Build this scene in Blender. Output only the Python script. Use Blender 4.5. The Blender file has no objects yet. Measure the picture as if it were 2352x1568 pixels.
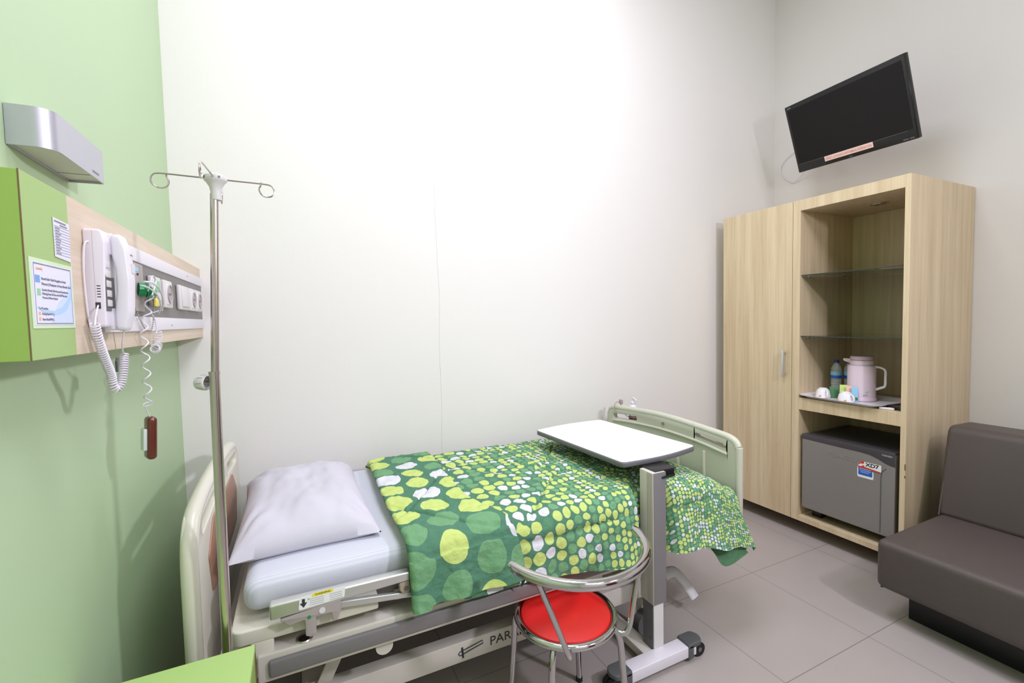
import bpy, bmesh, math, random
from mathutils import Vector, Matrix, noise, Euler

random.seed(7)
S = bpy.context.scene
COL = S.collection
PI = math.pi
V = Vector

# ------------------------------------------------------------------ camera
YAW, PITCH, ROLL, FPX, CAM_H = 0.44062, 0.04941, -0.02209, 1037.6, 1.51
cf = V((math.sin(YAW) * math.cos(PITCH), math.cos(YAW) * math.cos(PITCH), -math.sin(PITCH)))
cr = V((math.cos(YAW), -math.sin(YAW), 0))
cu = cr.cross(cf)
r2 = cr * math.cos(ROLL) + cu * math.sin(ROLL)
u2 = -cr * math.sin(ROLL) + cu * math.cos(ROLL)
cam_d = bpy.data.cameras.new('camera')
cam_d.sensor_width = 36.0
cam_d.lens = FPX / 2352 * 36.0
cam_d.clip_start = 0.02
cam = bpy.data.objects.new('camera', cam_d)
COL.objects.link(cam)
cam.matrix_world = Matrix(((r2.x, u2.x, -cf.x, 0), (r2.y, u2.y, -cf.y, 0), (r2.z, u2.z, -cf.z, CAM_H), (0, 0, 0, 1)))
S.camera = cam

# ------------------------------------------------------------------ world, light, exposure
w = bpy.data.worlds.new('world'); S.world = w; w.use_nodes = True
w.node_tree.nodes['Background'].inputs[0].default_value = (0.9, 0.95, 1.0, 1)
w.node_tree.nodes['Background'].inputs[1].default_value = 0.3
S.view_settings.view_transform = 'Standard'
S.view_settings.look = 'None'
S.view_settings.gamma = 1.0
S.view_settings.use_curve_mapping = False
S.view_settings.exposure = 0.17
S.cycles.max_bounces = 10
S.cycles.diffuse_bounces = 6
S.cycles.glossy_bounces = 6
S.cycles.transmission_bounces = 8
S.cycles.caustics_reflective = False
S.cycles.caustics_refractive = False

def area(name, loc, target, sx, sy, power, col=(1, 1, 1), spread=PI):
    d = bpy.data.lights.new(name, 'AREA'); d.shape = 'RECTANGLE'; d.size = sx; d.size_y = sy
    d.energy = power; d.color = col; d.spread = spread
    o = bpy.data.objects.new(name, d); COL.objects.link(o); o.location = loc
    o.rotation_euler = (V(target) - V(loc)).to_track_quat('-Z', 'Y').to_euler()
    return o
area('ceiling_light_panel', (0.95, 1.45, 4.2), (0.95, 1.45, 0), 1.1, 1.1, 50, (0.885, 0.865, 1.0))
area('flash_head', (2.0, -0.60, 2.45), (-0.25, 1.9, 1.5), 0.18, 0.18, 36, (0.90, 0.875, 1.0), math.radians(170))
area('rear_fill_light', (1.3, -1.3, 4.2), (1.6, -0.4, 0), 1.3, 1.2, 63, (0.885, 0.865, 1.0))  # unseen fill lamp added behind the camera to brighten the right side

# ------------------------------------------------------------------ materials
def lin(c):
    return tuple(((x / 255) / 12.92 if x / 255 <= 0.04045 else ((x / 255 + 0.055) / 1.055) ** 2.4) for x in c)
def mat(name, rgb, rough=0.5, metal=0.0, spec=None, coat=0.0, trans=0.0, ior=None, noise_amt=0.0, noise_scale=8, bump=0.0, bump_scale=60, srgb=True):
    m = bpy.data.materials.new(name); m.use_nodes = True
    nt = m.node_tree; b = nt.nodes['Principled BSDF']
    c = lin(rgb) if srgb else rgb
    b.inputs['Base Color'].default_value = (*c, 1)
    b.inputs['Roughness'].default_value = rough
    b.inputs['Metallic'].default_value = metal
    if spec is not None: b.inputs['Specular IOR Level'].default_value = spec
    if coat: b.inputs['Coat Weight'].default_value = coat; b.inputs['Coat Roughness'].default_value = 0.08
    if trans: b.inputs['Transmission Weight'].default_value = trans
    if ior: b.inputs['IOR'].default_value = ior
    tc = nt.nodes.new('ShaderNodeTexCoord')
    if noise_amt:
        n = nt.nodes.new('ShaderNodeTexNoise'); n.inputs['Scale'].default_value = noise_scale; n.inputs['Detail'].default_value = 4
        mx = nt.nodes.new('ShaderNodeMix'); mx.data_type = 'RGBA'
        nt.links.new(tc.outputs['Object'], n.inputs['Vector']); nt.links.new(n.outputs['Fac'], mx.inputs['Factor'])
        mx.inputs['A'].default_value = (*[x * (1 - noise_amt) for x in c], 1)
        mx.inputs['B'].default_value = (*[min(1, x * (1 + noise_amt)) for x in c], 1)
        nt.links.new(mx.outputs['Result'], b.inputs['Base Color'])
    if bump:
        n2 = nt.nodes.new('ShaderNodeTexNoise'); n2.inputs['Scale'].default_value = bump_scale; n2.inputs['Detail'].default_value = 3
        bp = nt.nodes.new('ShaderNodeBump'); bp.inputs['Strength'].default_value = bump; bp.inputs['Distance'].default_value = 0.002
        nt.links.new(tc.outputs['Object'], n2.inputs['Vector']); nt.links.new(n2.outputs['Fac'], bp.inputs['Height'])
        nt.links.new(bp.outputs['Normal'], b.inputs['Normal'])
    return m

def wood(name, dark, light, grain_axis='Z', scale=26, rough=0.42):
    m = bpy.data.materials.new(name); m.use_nodes = True
    nt = m.node_tree; b = nt.nodes['Principled BSDF']; b.inputs['Roughness'].default_value = rough
    tc = nt.nodes.new('ShaderNodeTexCoord'); mp = nt.nodes.new('ShaderNodeMapping')
    sc = [scale, scale, scale]; sc['XYZ'.index(grain_axis)] = scale * 0.035
    mp.inputs['Scale'].default_value = sc
    nt.links.new(tc.outputs['Object'], mp.inputs['Vector'])
    n = nt.nodes.new('ShaderNodeTexNoise'); n.inputs['Scale'].default_value = 1.0; n.inputs['Detail'].default_value = 5; n.inputs['Roughness'].default_value = 0.6
    nt.links.new(mp.outputs['Vector'], n.inputs['Vector'])
    n3 = nt.nodes.new('ShaderNodeTexNoise'); n3.inputs['Scale'].default_value = 5.0; n3.inputs['Detail'].default_value = 2
    nt.links.new(mp.outputs['Vector'], n3.inputs['Vector'])
    ad = nt.nodes.new('ShaderNodeMath'); ad.operation = 'MULTIPLY_ADD'; ad.inputs[1].default_value = 0.35
    nt.links.new(n3.outputs['Fac'], ad.inputs[0]); nt.links.new(n.outputs['Fac'], ad.inputs[2])
    r = nt.nodes.new('ShaderNodeValToRGB')
    r.color_ramp.elements[0].position = 0.45; r.color_ramp.elements[0].color = (*lin(dark), 1)
    r.color_ramp.elements[1].position = 0.85; r.color_ramp.elements[1].color = (*lin(light), 1)
    nt.links.new(ad.outputs[0], r.inputs['Fac']); nt.links.new(r.outputs['Color'], b.inputs['Base Color'])
    return m

M = {}
M['wall_white'] = mat('white_wall_paint', (232, 229, 226), 0.75, noise_amt=0.012, noise_scale=1.5, bump=0.15, bump_scale=90)
M['wall_pink'] = mat('warm_white_wall_paint', (224, 219, 217), 0.75, noise_amt=0.012, noise_scale=1.5, bump=0.15, bump_scale=90)
M['wall_green'] = mat('pale_green_wall_paint', (178, 201, 163), 0.6, noise_amt=0.02, noise_scale=2, bump=0.12, bump_scale=60)
M['ceiling'] = mat('ceiling_paint', (240, 240, 240), 0.8, noise_amt=0.01)
M['wood'] = wood('light_oak_laminate', (200, 177, 142), (222, 203, 170))
M['wood_h'] = wood('pale_maple_laminate', (198, 178, 154), (218, 202, 182), 'Y', 22)
M['lime'] = mat('lime_laminate', (168, 200, 120), 0.42, noise_amt=0.015, noise_scale=4, bump=0.1, bump_scale=300)
M['lime_shaded'] = mat('shaded_lime_laminate', (156, 186, 114), 0.42, noise_amt=0.015, noise_scale=4)  # same lime laminate, colour darkened because the upright panel face gets less light
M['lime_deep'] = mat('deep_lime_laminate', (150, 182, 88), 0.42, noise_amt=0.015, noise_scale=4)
M['edge_brown'] = mat('brown_edge_band', (112, 92, 60), 0.6)
M['chrome'] = mat('chrome', (196, 192, 194), 0.07, 1.0, noise_amt=0.01, noise_scale=30)
M['steel'] = mat('polished_steel', (200, 190, 186), 0.2, 1.0, noise_amt=0.03, noise_scale=20)
M['alum'] = mat('anodised_aluminium', (214, 214, 212), 0.34, 0.85, noise_amt=0.02, noise_scale=40)
M['brushed'] = mat('brushed_aluminium', (196, 196, 206), 0.38, 0.75, noise_amt=0.02, noise_scale=60)
M['white_pl'] = mat('white_plastic', (224, 220, 228), 0.35, coat=0.2, noise_amt=0.01)
M['grey_pl'] = mat('light_grey_plastic', (214, 212, 210), 0.4, noise_amt=0.01)
M['cream'] = mat('cream_bed_plastic', (214, 211, 196), 0.38, coat=0.15, noise_amt=0.015)
M['greige'] = mat('greenish_cream_plastic', (200, 200, 184), 0.4, coat=0.15, noise_amt=0.015)
M['frame'] = mat('off_white_painted_steel', (206, 200, 192), 0.42, noise_amt=0.02)
M['mauve'] = mat('mauve_grey_plastic', (168, 158, 156), 0.45, noise_amt=0.02)
M['dark_grey'] = mat('dark_grey_plastic', (104, 102, 106), 0.5, noise_amt=0.03, bump=0.1, bump_scale=200)
M['charcoal'] = mat('charcoal_plastic', (84, 87, 88), 0.5, noise_amt=0.03)
M['mid_grey'] = mat('mid_grey_panel', (116, 112, 110), 0.4, metal=0.2, noise_amt=0.02)
M['black'] = mat('black_plastic', (18, 18, 20), 0.35, noise_amt=0.05)
M['rubber'] = mat('black_rubber', (14, 14, 15), 0.55, noise_amt=0.05)
M['brown_panel'] = mat('brown_wood_panel', (158, 122, 102), 0.45, noise_amt=0.06, noise_scale=12)
M['sheet'] = mat('white_sheet', (216, 217, 226), 0.85, bump=0.25, bump_scale=400, noise_amt=0.005)
M['pillow'] = mat('pillow_cotton', (202, 199, 210), 0.9, bump=0.3, bump_scale=500, noise_amt=0.005)
M['red'] = mat('red_vinyl', (206, 26, 24), 0.42, coat=0.1, noise_amt=0.04, bump=0.15, bump_scale=250)
M['leather'] = mat('brown_leatherette', (82, 73, 70), 0.5, noise_amt=0.05, noise_scale=5, bump=0.25, bump_scale=350)
M['screen'] = mat('tv_screen', (14, 12, 12), 0.30, spec=0.25, noise_amt=0.02)
M['tv_body'] = mat('glossy_black_bezel', (8, 8, 10), 0.18, noise_amt=0.02)
M['fridge'] = mat('silver_fridge_door', (146, 141, 138), 0.42, metal=0.3, noise_amt=0.02)
M['fridge_dark'] = mat('dark_fridge_shell', (72, 68, 72), 0.4, noise_amt=0.03)
M['emboss'] = mat('embossed_letter_silver', (158, 154, 150), 0.35, metal=0.3)
M['bottle'] = mat('clear_bottle_plastic', (225, 232, 236), 0.08)
M['bottle'].node_tree.nodes['Principled BSDF'].inputs['Alpha'].default_value = 0.38
M['blue_cap'] = mat('blue_cap', (52, 44, 140), 0.4)
M['blue'] = mat('label_blue', (38, 96, 190), 0.5)
M['sky'] = mat('label_light_blue', (150, 200, 232), 0.5)
M['pink'] = mat('pale_pink_plastic', (226, 206, 220), 0.35, coat=0.1, noise_amt=0.01)
M['pink2'] = mat('mauve_pink_lid', (206, 176, 194), 0.35)
M['china'] = mat('white_china', (238, 236, 240), 0.2, coat=0.4)
M['orange'] = mat('orange_flower_print', (222, 160, 70), 0.4)
M['green_tea'] = mat('green_sachet', (60, 112, 72), 0.5)
M['lime_tea'] = mat('lime_sachet', (196, 222, 128), 0.5)
M['coral'] = mat('coral_sachet', (240, 190, 175), 0.5)
M['paper'] = mat('white_paper', (220, 220, 236), 0.7)
M['plastic_film'] = mat('laminate_film', (205, 225, 190), 0.15)
M['print_blue'] = mat('printed_light_blue', (176, 204, 238), 0.6)
M['print_pale'] = mat('printed_pale_blue', (200, 214, 240), 0.6)
M['print_mid'] = mat('printed_mid_blue', (120, 160, 220), 0.6)
M['print_grey'] = mat('printed_grey', (130, 130, 145), 0.7)
M['print_green'] = mat('printed_green', (150, 200, 160), 0.6)
M['print_orange'] = mat('printed_orange', (236, 170, 130), 0.6)
M['ink'] = mat('dark_ink', (50, 50, 58), 0.6)
M['emerald'] = mat('green_plug_plastic', (24, 140, 78), 0.3)
M['yellow'] = mat('yellow_label', (240, 226, 60), 0.5)
M['mahogany'] = mat('mahogany_varnish', (96, 40, 26), 0.22, noise_amt=0.15, noise_scale=20, coat=0.4)
M['mint'] = mat('mint_white_switch', (206, 216, 212), 0.4)
M['soap'] = mat('dark_soap_bottle', (92, 66, 58), 0.25)
M['table_top'] = mat('white_laminate_top', (246, 246, 250), 0.35, noise_amt=0.003)
M['orange_red'] = mat('sticker_red', (206, 60, 34), 0.5)
M['pinkband'] = mat('sticker_pink', (244, 214, 206), 0.6)
M['pinkink'] = mat('sticker_letter_pink', (214, 150, 150), 0.6)
M['white_print'] = mat('white_print', (238, 238, 240), 0.5)
M['silver_print'] = mat('silver_print', (190, 190, 195), 0.5)
M['red_book'] = mat('red_book_cover', (176, 36, 44), 0.5)
M['pages'] = mat('book_pages', (228, 222, 210), 0.7)
M['rail_grey'] = mat('grey_bumper', (122, 118, 120), 0.5, noise_amt=0.04)
M['crack'] = mat('plaster_crack', (186, 182, 176), 0.9)
M['frost'] = mat('frosted_diffuser', (196, 204, 196), 0.5)
M['lampglass'] = mat('downlight_glass', (110, 105, 95), 0.3)
M['warm_metal'] = mat('taupe_plastic', (168, 152, 134), 0.45)

# glass shelf
mg = bpy.data.materials.new('shelf_glass'); mg.use_nodes = True
b = mg.node_tree.nodes['Principled BSDF']
b.inputs['Base Color'].default_value = (0.72, 0.88, 0.80, 1); b.inputs['Transmission Weight'].default_value = 1.0
b.inputs['Roughness'].default_value = 0.02; b.inputs['IOR'].default_value = 1.45
M['glass'] = mg
M['glass_edge'] = mat('dark_glass_edge', (38, 52, 44), 0.2)

# floor tiles
mf = bpy.data.materials.new('grey_porcelain_tiles'); mf.use_nodes = True
nt = mf.node_tree; b = nt.nodes['Principled BSDF']; b.inputs['Roughness'].default_value = 0.32
tc = nt.nodes.new('ShaderNodeTexCoord'); sx = nt.nodes.new('ShaderNodeSeparateXYZ'); nt.links.new(tc.outputs['Object'], sx.inputs[0])
def mth(nt, op, a=None, b_=None, c=None):
    n = nt.nodes.new('ShaderNodeMath'); n.operation = op
    for i, x in enumerate((a, b_, c)):
        if x is None: continue
        if isinstance(x, (int, float)): n.inputs[i].default_value = x
        else: nt.links.new(x, n.inputs[i])
    return n.outputs[0]
def tile_d(o, off):
    a = mth(nt, 'DIVIDE', mth(nt, 'SUBTRACT', o, off), 0.597)
    fr = mth(nt, 'FRACT', a)
    return mth(nt, 'MINIMUM', fr, mth(nt, 'SUBTRACT', 1.0, fr))
dmin = mth(nt, 'MINIMUM', tile_d(sx.outputs[0], 2.337 - 0.597 * 20), tile_d(sx.outputs[1], 1.140 - 0.597 * 20))
g = mth(nt, 'LESS_THAN', dmin, 0.0024)
n = nt.nodes.new('ShaderNodeTexNoise'); n.inputs['Scale'].default_value = 2.2; n.inputs['Detail'].default_value = 8; n.inputs['Roughness'].default_value = 0.65
nt.links.new(tc.outputs['Object'], n.inputs['Vector'])
mx = nt.nodes.new('ShaderNodeMix'); mx.data_type = 'RGBA'; nt.links.new(n.outputs['Fac'], mx.inputs['Factor'])
mx.inputs['A'].default_value = (*lin((166, 157, 153)), 1); mx.inputs['B'].default_value = (*lin((178, 170, 166)), 1)
mx2 = nt.nodes.new('ShaderNodeMix'); mx2.data_type = 'RGBA'; nt.links.new(g, mx2.inputs['Factor'])
nt.links.new(mx.outputs['Result'], mx2.inputs['A']); mx2.inputs['B'].default_value = (*lin((118, 108, 102)), 1)
nt.links.new(mx2.outputs['Result'], b.inputs['Base Color'])
M['floor'] = mf

# comforter: columns of dots that shrink towards the foot end; UV is in metres (u = along bed, v = across)
def dots_material(name, a, bb, jitter=0.10):
    m = bpy.data.materials.new(name); m.use_nodes = True
    nt = m.node_tree; bs = nt.nodes['Principled BSDF']; bs.inputs['Roughness'].default_value = 0.85
    bs.inputs['Specular IOR Level'].default_value = 0.15
    uv = nt.nodes.new('ShaderNodeUVMap'); uv.uv_map = 'UVMap'
    sp = nt.nodes.new('ShaderNodeSeparateXYZ'); nt.links.new(uv.outputs[0], sp.inputs[0])
    U, Vv = sp.outputs[0], sp.outputs[1]
    def q(*x): return mth(nt, *x)
    if bb > 0:
        c = q('DIVIDE', q('SUBTRACT', q('EXPONENT', q('MULTIPLY', U, bb)), 1.0), a * bb)
    else:
        c = q('DIVIDE', U, a)
    i0 = q('FLOOR', c)
    size0 = q('DIVIDE', a, q('MULTIPLY_ADD', q('ADD', i0, 0.5), a * bb, 1.0))
    # wobble the lookup a little so that the rounds are uneven
    cmb = nt.nodes.new('ShaderNodeCombineXYZ'); nt.links.new(c, cmb.inputs[0]); nt.links.new(q('DIVIDE', Vv, size0), cmb.inputs[1])
    nz = nt.nodes.new('ShaderNodeTexNoise'); nz.inputs['Scale'].default_value = 0.9; nz.inputs['Detail'].default_value = 1.5
    nt.links.new(cmb.outputs[0], nz.inputs['Vector'])
    sn = nt.nodes.new('ShaderNodeSeparateColor'); nt.links.new(nz.outputs['Color'], sn.inputs[0])
    c2 = q('ADD', c, q('MULTIPLY', q('SUBTRACT', sn.outputs[0], 0.5), jitter * 4))
    i = q('FLOOR', c2)
    size = q('DIVIDE', a, q('MULTIPLY_ADD', q('ADD', i, 0.5), a * bb, 1.0))
    wn = nt.nodes.new('ShaderNodeTexWhiteNoise'); wn.noise_dimensions = '1D'; nt.links.new(i, wn.inputs['W'])
    vv = q('ADD', q('ADD', q('DIVIDE', Vv, size), q('MULTIPLY', wn.outputs['Value'], 7.0)), q('MULTIPLY', q('SUBTRACT', sn.outputs[1], 0.5), jitter * 4))
    j = q('FLOOR', vv)
    fc = q('SUBTRACT', q('FRACT', c2), 0.5); fv = q('SUBTRACT', q('FRACT', vv), 0.5)
    w2 = nt.nodes.new('ShaderNodeTexWhiteNoise'); w2.noise_dimensions = '2D'
    cb = nt.nodes.new('ShaderNodeCombineXYZ'); nt.links.new(i, cb.inputs[0]); nt.links.new(j, cb.inputs[1]); nt.links.new(cb.outputs[0], w2.inputs['Vector'])
    sc = nt.nodes.new('ShaderNodeSeparateColor'); nt.links.new(w2.outputs['Color'], sc.inputs[0])
    d = q('SQRT', q('ADD', q('MULTIPLY', fc, fc), q('MULTIPLY', fv, fv)))
    rad = q('MULTIPLY_ADD', sc.outputs[1], 0.07, 0.395)
    mask = q('LESS_THAN', d, rad)
    rp = nt.nodes.new('ShaderNodeValToRGB'); rp.color_ramp.interpolation = 'CONSTANT'
    e = rp.color_ramp.elements
    e[0].position = 0.0; e[0].color = (*lin((214, 214, 220)), 1)
    e[1].position = 0.19; e[1].color = (*lin((194, 210, 124)), 1)
    x = e.new(0.62); x.color = (*lin((114, 160, 118)), 1)
    x = e.new(0.93); x.color = (*lin((92, 140, 108)), 1)
    nt.links.new(sc.outputs[0], rp.inputs['Fac'])
    mx = nt.nodes.new('ShaderNodeMix'); mx.data_type = 'RGBA'; nt.links.new(mask, mx.inputs['Factor'])
    mx.inputs['A'].default_value = (*lin((84, 128, 104)), 1); nt.links.new(rp.outputs['Color'], mx.inputs['B'])
    nt.links.new(mx.outputs['Result'], bs.inputs['Base Color'])
    n2 = nt.nodes.new('ShaderNodeTexNoise'); n2.inputs['Scale'].default_value = 900
    tcc = nt.nodes.new('ShaderNodeTexCoord'); nt.links.new(tcc.outputs['Object'], n2.inputs['Vector'])
    n3 = nt.nodes.new('ShaderNodeTexNoise'); n3.inputs['Scale'].default_value = 38; n3.inputs['Detail'].default_value = 4
    nt.links.new(tcc.outputs['Object'], n3.inputs['Vector'])
    bp = nt.nodes.new('ShaderNodeBump'); bp.inputs['Strength'].default_value = 0.7; bp.inputs['Distance'].default_value = 0.010
    nt.links.new(q('ADD', q('MULTIPLY', n2.outputs['Fac'], 0.05), n3.outputs['Fac']), bp.inputs['Height']); nt.links.new(bp.outputs['Normal'], bs.inputs['Normal'])
    return m
M['dots'] = dots_material('shrinking_dot_cotton', 0.074, 1.5)
M['dots_big'] = dots_material('large_dot_cotton', 0.128, 0.0, 0.09)
M['dots_dark'] = mat('comforter_underside', (78, 118, 84), 0.9, noise_amt=0.3, noise_scale=60)

# fine stripes of the mattress cover
def striped():
    m = bpy.data.materials.new('white_striped_cover'); m.use_nodes = True
    nt = m.node_tree; bs = nt.nodes['Principled BSDF']; bs.inputs['Roughness'].default_value = 0.8
    tc = nt.nodes.new('ShaderNodeTexCoord'); mp = nt.nodes.new('ShaderNodeMapping'); mp.inputs['Rotation'].default_value = (0, 0, 0.0)
    nt.links.new(tc.outputs['Object'], mp.inputs[0])
    wv = nt.nodes.new('ShaderNodeTexWave'); wv.bands_direction = 'Y'; wv.inputs['Scale'].default_value = 30; wv.inputs['Distortion'].default_value = 0.4
    nt.links.new(mp.outputs[0], wv.inputs[0])
    mx = nt.nodes.new('ShaderNodeMix'); mx.data_type = 'RGBA'; nt.links.new(wv.outputs['Fac'], mx.inputs['Factor'])
    mx.inputs['A'].default_value = (*lin((197, 200, 212)), 1); mx.inputs['B'].default_value = (*lin((210, 212, 222)), 1)
    nt.links.new(mx.outputs['Result'], bs.inputs['Base Color'])
    return m
M['stripe'] = striped()

# ------------------------------------------------------------------ object helpers
ROOT_INV = {}
def thing(name, label, cat, loc=(0, 0, 0), rot=None, group=None, mw=None):
    o = bpy.data.objects.new(name, None); COL.objects.link(o); o.empty_display_size = 0.05
    if mw is not None: o.matrix_world = mw; ROOT_INV[o] = mw.inverted()
    else:
        o.location = loc
        if rot: o.rotation_euler = rot
        R = Euler(rot or (0, 0, 0)).to_matrix().to_4x4()
        ROOT_INV[o] = (Matrix.Translation(loc) @ R).inverted()
    o['label'] = label; o['category'] = cat
    if group: o['group'] = group
    return o
def tag(o, label, cat, group=None, kind=None):
    o['label'] = label; o['category'] = cat
    if group: o['group'] = group
    if kind: o['kind'] = kind
    return o
def obj(name, bm, m, parent=None, local=False, sharp=0.6, label=None, mats=None):
    """links a bmesh as one object; verts are world coordinates unless local (= the thing's own frame)"""
    bmesh.ops.remove_doubles(bm, verts=bm.verts, dist=1e-6)
    inv = None
    if parent is not None:
        inv = ROOT_INV[parent]
        if not local: bm.transform(inv)
    bmesh.ops.recalc_face_normals(bm, faces=bm.faces)
    for f in bm.faces: f.smooth = True
    for e in bm.edges:
        if len(e.link_faces) == 2 and e.calc_face_angle(0) > sharp: e.smooth = False
    me = bpy.data.meshes.new(name); bm.to_mesh(me); bm.free()
    for x in (mats or [m]): me.materials.append(x)
    o = bpy.data.objects.new(name, me); COL.objects.link(o)
    if parent is not None:
        o.parent = parent; ROOT_INV[o] = inv
    else:
        # put the origin of a one-mesh thing at its own base
        bb = [V(c) for c in o.bound_box]
        c = sum(bb, V()) / 8; c.z = min(p.z for p in bb)
        me.transform(Matrix.Translation(-c)); o.location = c
        ROOT_INV[o] = Matrix.Translation(c).inverted()
    if label: o['label'] = label
    return o
def struct(name, bm, m, fixed=True):
    bmesh.ops.recalc_face_normals(bm, faces=bm.faces)
    me = bpy.data.meshes.new(name); bm.to_mesh(me); bm.free(); me.materials.append(m)
    o = bpy.data.objects.new(name, me); COL.objects.link(o); o['kind'] = 'structure'
    return o
def merge(bm, b2, mw=None):
    me = bpy.data.meshes.new('tmp'); b2.to_mesh(me); b2.free()
    if mw: me.transform(mw)
    bm.from_mesh(me); bpy.data.meshes.remove(me)
def box(x0, x1, y0, y1, z0, z1, r=0.0, seg=3, bm=None):
    b2 = bmesh.new(); bmesh.ops.create_cube(b2, size=1)
    bmesh.ops.transform(b2, matrix=Matrix.Translation(((x0 + x1) / 2, (y0 + y1) / 2, (z0 + z1) / 2)) @ Matrix.Diagonal((x1 - x0, y1 - y0, z1 - z0, 1)), verts=b2.verts)
    if r > 0: bmesh.ops.bevel(b2, geom=b2.edges[:], offset=r, segments=seg, profile=0.5, affect='EDGES')
    if bm is None: return b2
    merge(bm, b2); return bm
def cyl(p0, p1, r, r1=None, seg=24, bm=None, caps=True):
    p0, p1 = V(p0), V(p1); d = p1 - p0
    b2 = bmesh.new(); bmesh.ops.create_cone(b2, cap_ends=caps, segments=seg, radius1=r, radius2=r if r1 is None else r1, depth=d.length)
    bmesh.ops.transform(b2, matrix=Matrix.Translation((p0 + p1) / 2) @ d.to_track_quat('Z', 'Y').to_matrix().to_4x4(), verts=b2.verts)
    if bm is None: return b2
    merge(bm, b2); return bm
def spline(pts, n=8, closed=False):
    P = [V(p) for p in pts]; out = []; N = len(P)
    rng = range(N if closed else N - 1)
    for i in rng:
        p0 = P[i - 1] if (i > 0 or closed) else P[0] * 2 - P[1]
        p1 = P[i]; p2 = P[(i + 1) % N]
        p3 = P[(i + 2) % N] if (i + 2 < N or closed) else p2 * 2 - p1
        for k in range(n):
            t = k / n
            out.append(0.5 * ((2 * p1) + (p2 - p0) * t + (2 * p0 - 5 * p1 + 4 * p2 - p3) * t * t + (3 * p1 - p0 - 3 * p2 + p3) * t ** 3))
    if not closed: out.append(P[-1])
    return out
def tube(pts, r, seg=12, closed=False, bm=None, flat=1.0):
    P = [V(p) for p in pts]; N = len(P)
    bm = bm or bmesh.new()
    def tan(i):
        if closed: return (P[(i + 1) % N] - P[i - 1]).normalized()
        return (P[min(i + 1, N - 1)] - P[max(i - 1, 0)]).normalized()
    t = tan(0); nrm = t.orthogonal().normalized()
    rings = []
    for i in range(N):
        t = tan(i); nrm = (nrm - t * nrm.dot(t)).normalized(); bi = t.cross(nrm)
        rr = r[i] if isinstance(r, (list, tuple)) else r
        rings.append([bm.verts.new(P[i] + (nrm * math.cos(a) * rr + bi * math.sin(a) * rr * flat)) for a in [2 * PI * k / seg for k in range(seg)]])
    for i in range(N if closed else N - 1):
        A, B = rings[i], rings[(i + 1) % N]
        for k in range(seg): bm.faces.new((A[k], A[(k + 1) % seg], B[(k + 1) % seg], B[k]))
    if not closed:
        bm.faces.new(rings[0][::-1]); bm.faces.new(rings[-1])
    return bm
def helix(path, r, wire, turns, seg=6, per=12):
    P = [V(p) for p in path]; L = [0]
    for a, b_ in zip(P, P[1:]): L.append(L[-1] + (b_ - a).length)
    T = L[-1]; n = int(turns * per); pts = []; t = (P[1] - P[0]).normalized(); nr = t.orthogonal().normalized(); k = 0
    for i in range(n + 1):
        s = T * i / n
        while k < len(L) - 2 and L[k + 1] < s: k += 1
        f = (s - L[k]) / max(L[k + 1] - L[k], 1e-9); p = P[k].lerp(P[k + 1], f)
        t = (P[k + 1] - P[k]).normalized(); nr = (nr - t * nr.dot(t)).normalized(); bi = t.cross(nr)
        a = 2 * PI * i / per; pts.append(p + (nr * math.cos(a) + bi * math.sin(a)) * r)
    return tube(pts, wire, seg)
def lathe(prof, center, seg=32, bm=None):
    bm = bm or bmesh.new(); c = V(center); rings = []
    for (r, z) in prof:
        if r < 1e-6: rings.append([bm.verts.new(c + V((0, 0, z)))])
        else: rings.append([bm.verts.new(c + V((r * math.cos(2 * PI * k / seg), r * math.sin(2 * PI * k / seg), z))) for k in range(seg)])
    for A, B in zip(rings, rings[1:]):
        for k in range(seg):
            k2 = (k + 1) % seg
            if len(A) == 1 and len(B) == 1: continue
            if len(A) == 1: bm.faces.new((A[0], B[k2], B[k]))
            elif len(B) == 1: bm.faces.new((A[k], A[k2], B[0]))
            else: bm.faces.new((A[k], A[k2], B[k2], B[k]))
    return bm
def rpoly(pts, r, n=6):
    """2-D polygon with rounded corners; r one number or one per corner"""
    out = []; N = len(pts)
    for i, p in enumerate(pts):
        rr = r[i] if isinstance(r, (list, tuple)) else r
        p = V(p).to_2d() if len(p) == 3 else V(p); a = V(pts[i - 1]) - p; c = V(pts[(i + 1) % N]) - p
        if rr <= 0: out.append(tuple(p)); continue
        a.normalize(); c.normalize(); ang = a.angle(c); d = rr / math.tan(ang / 2)
        A = p + a * d; Cc = p + c * d; cen = p + (a + c).normalized() * (rr / math.sin(ang / 2))
        a0 = math.atan2(A.y - cen.y, A.x - cen.x); a1 = math.atan2(Cc.y - cen.y, Cc.x - cen.x)
        da = (a1 - a0 + PI) % (2 * PI) - PI
        for k in range(n + 1):
            t = a0 + da * k / n; out.append((cen.x + rr * math.cos(t), cen.y + rr * math.sin(t)))
    return out
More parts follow.
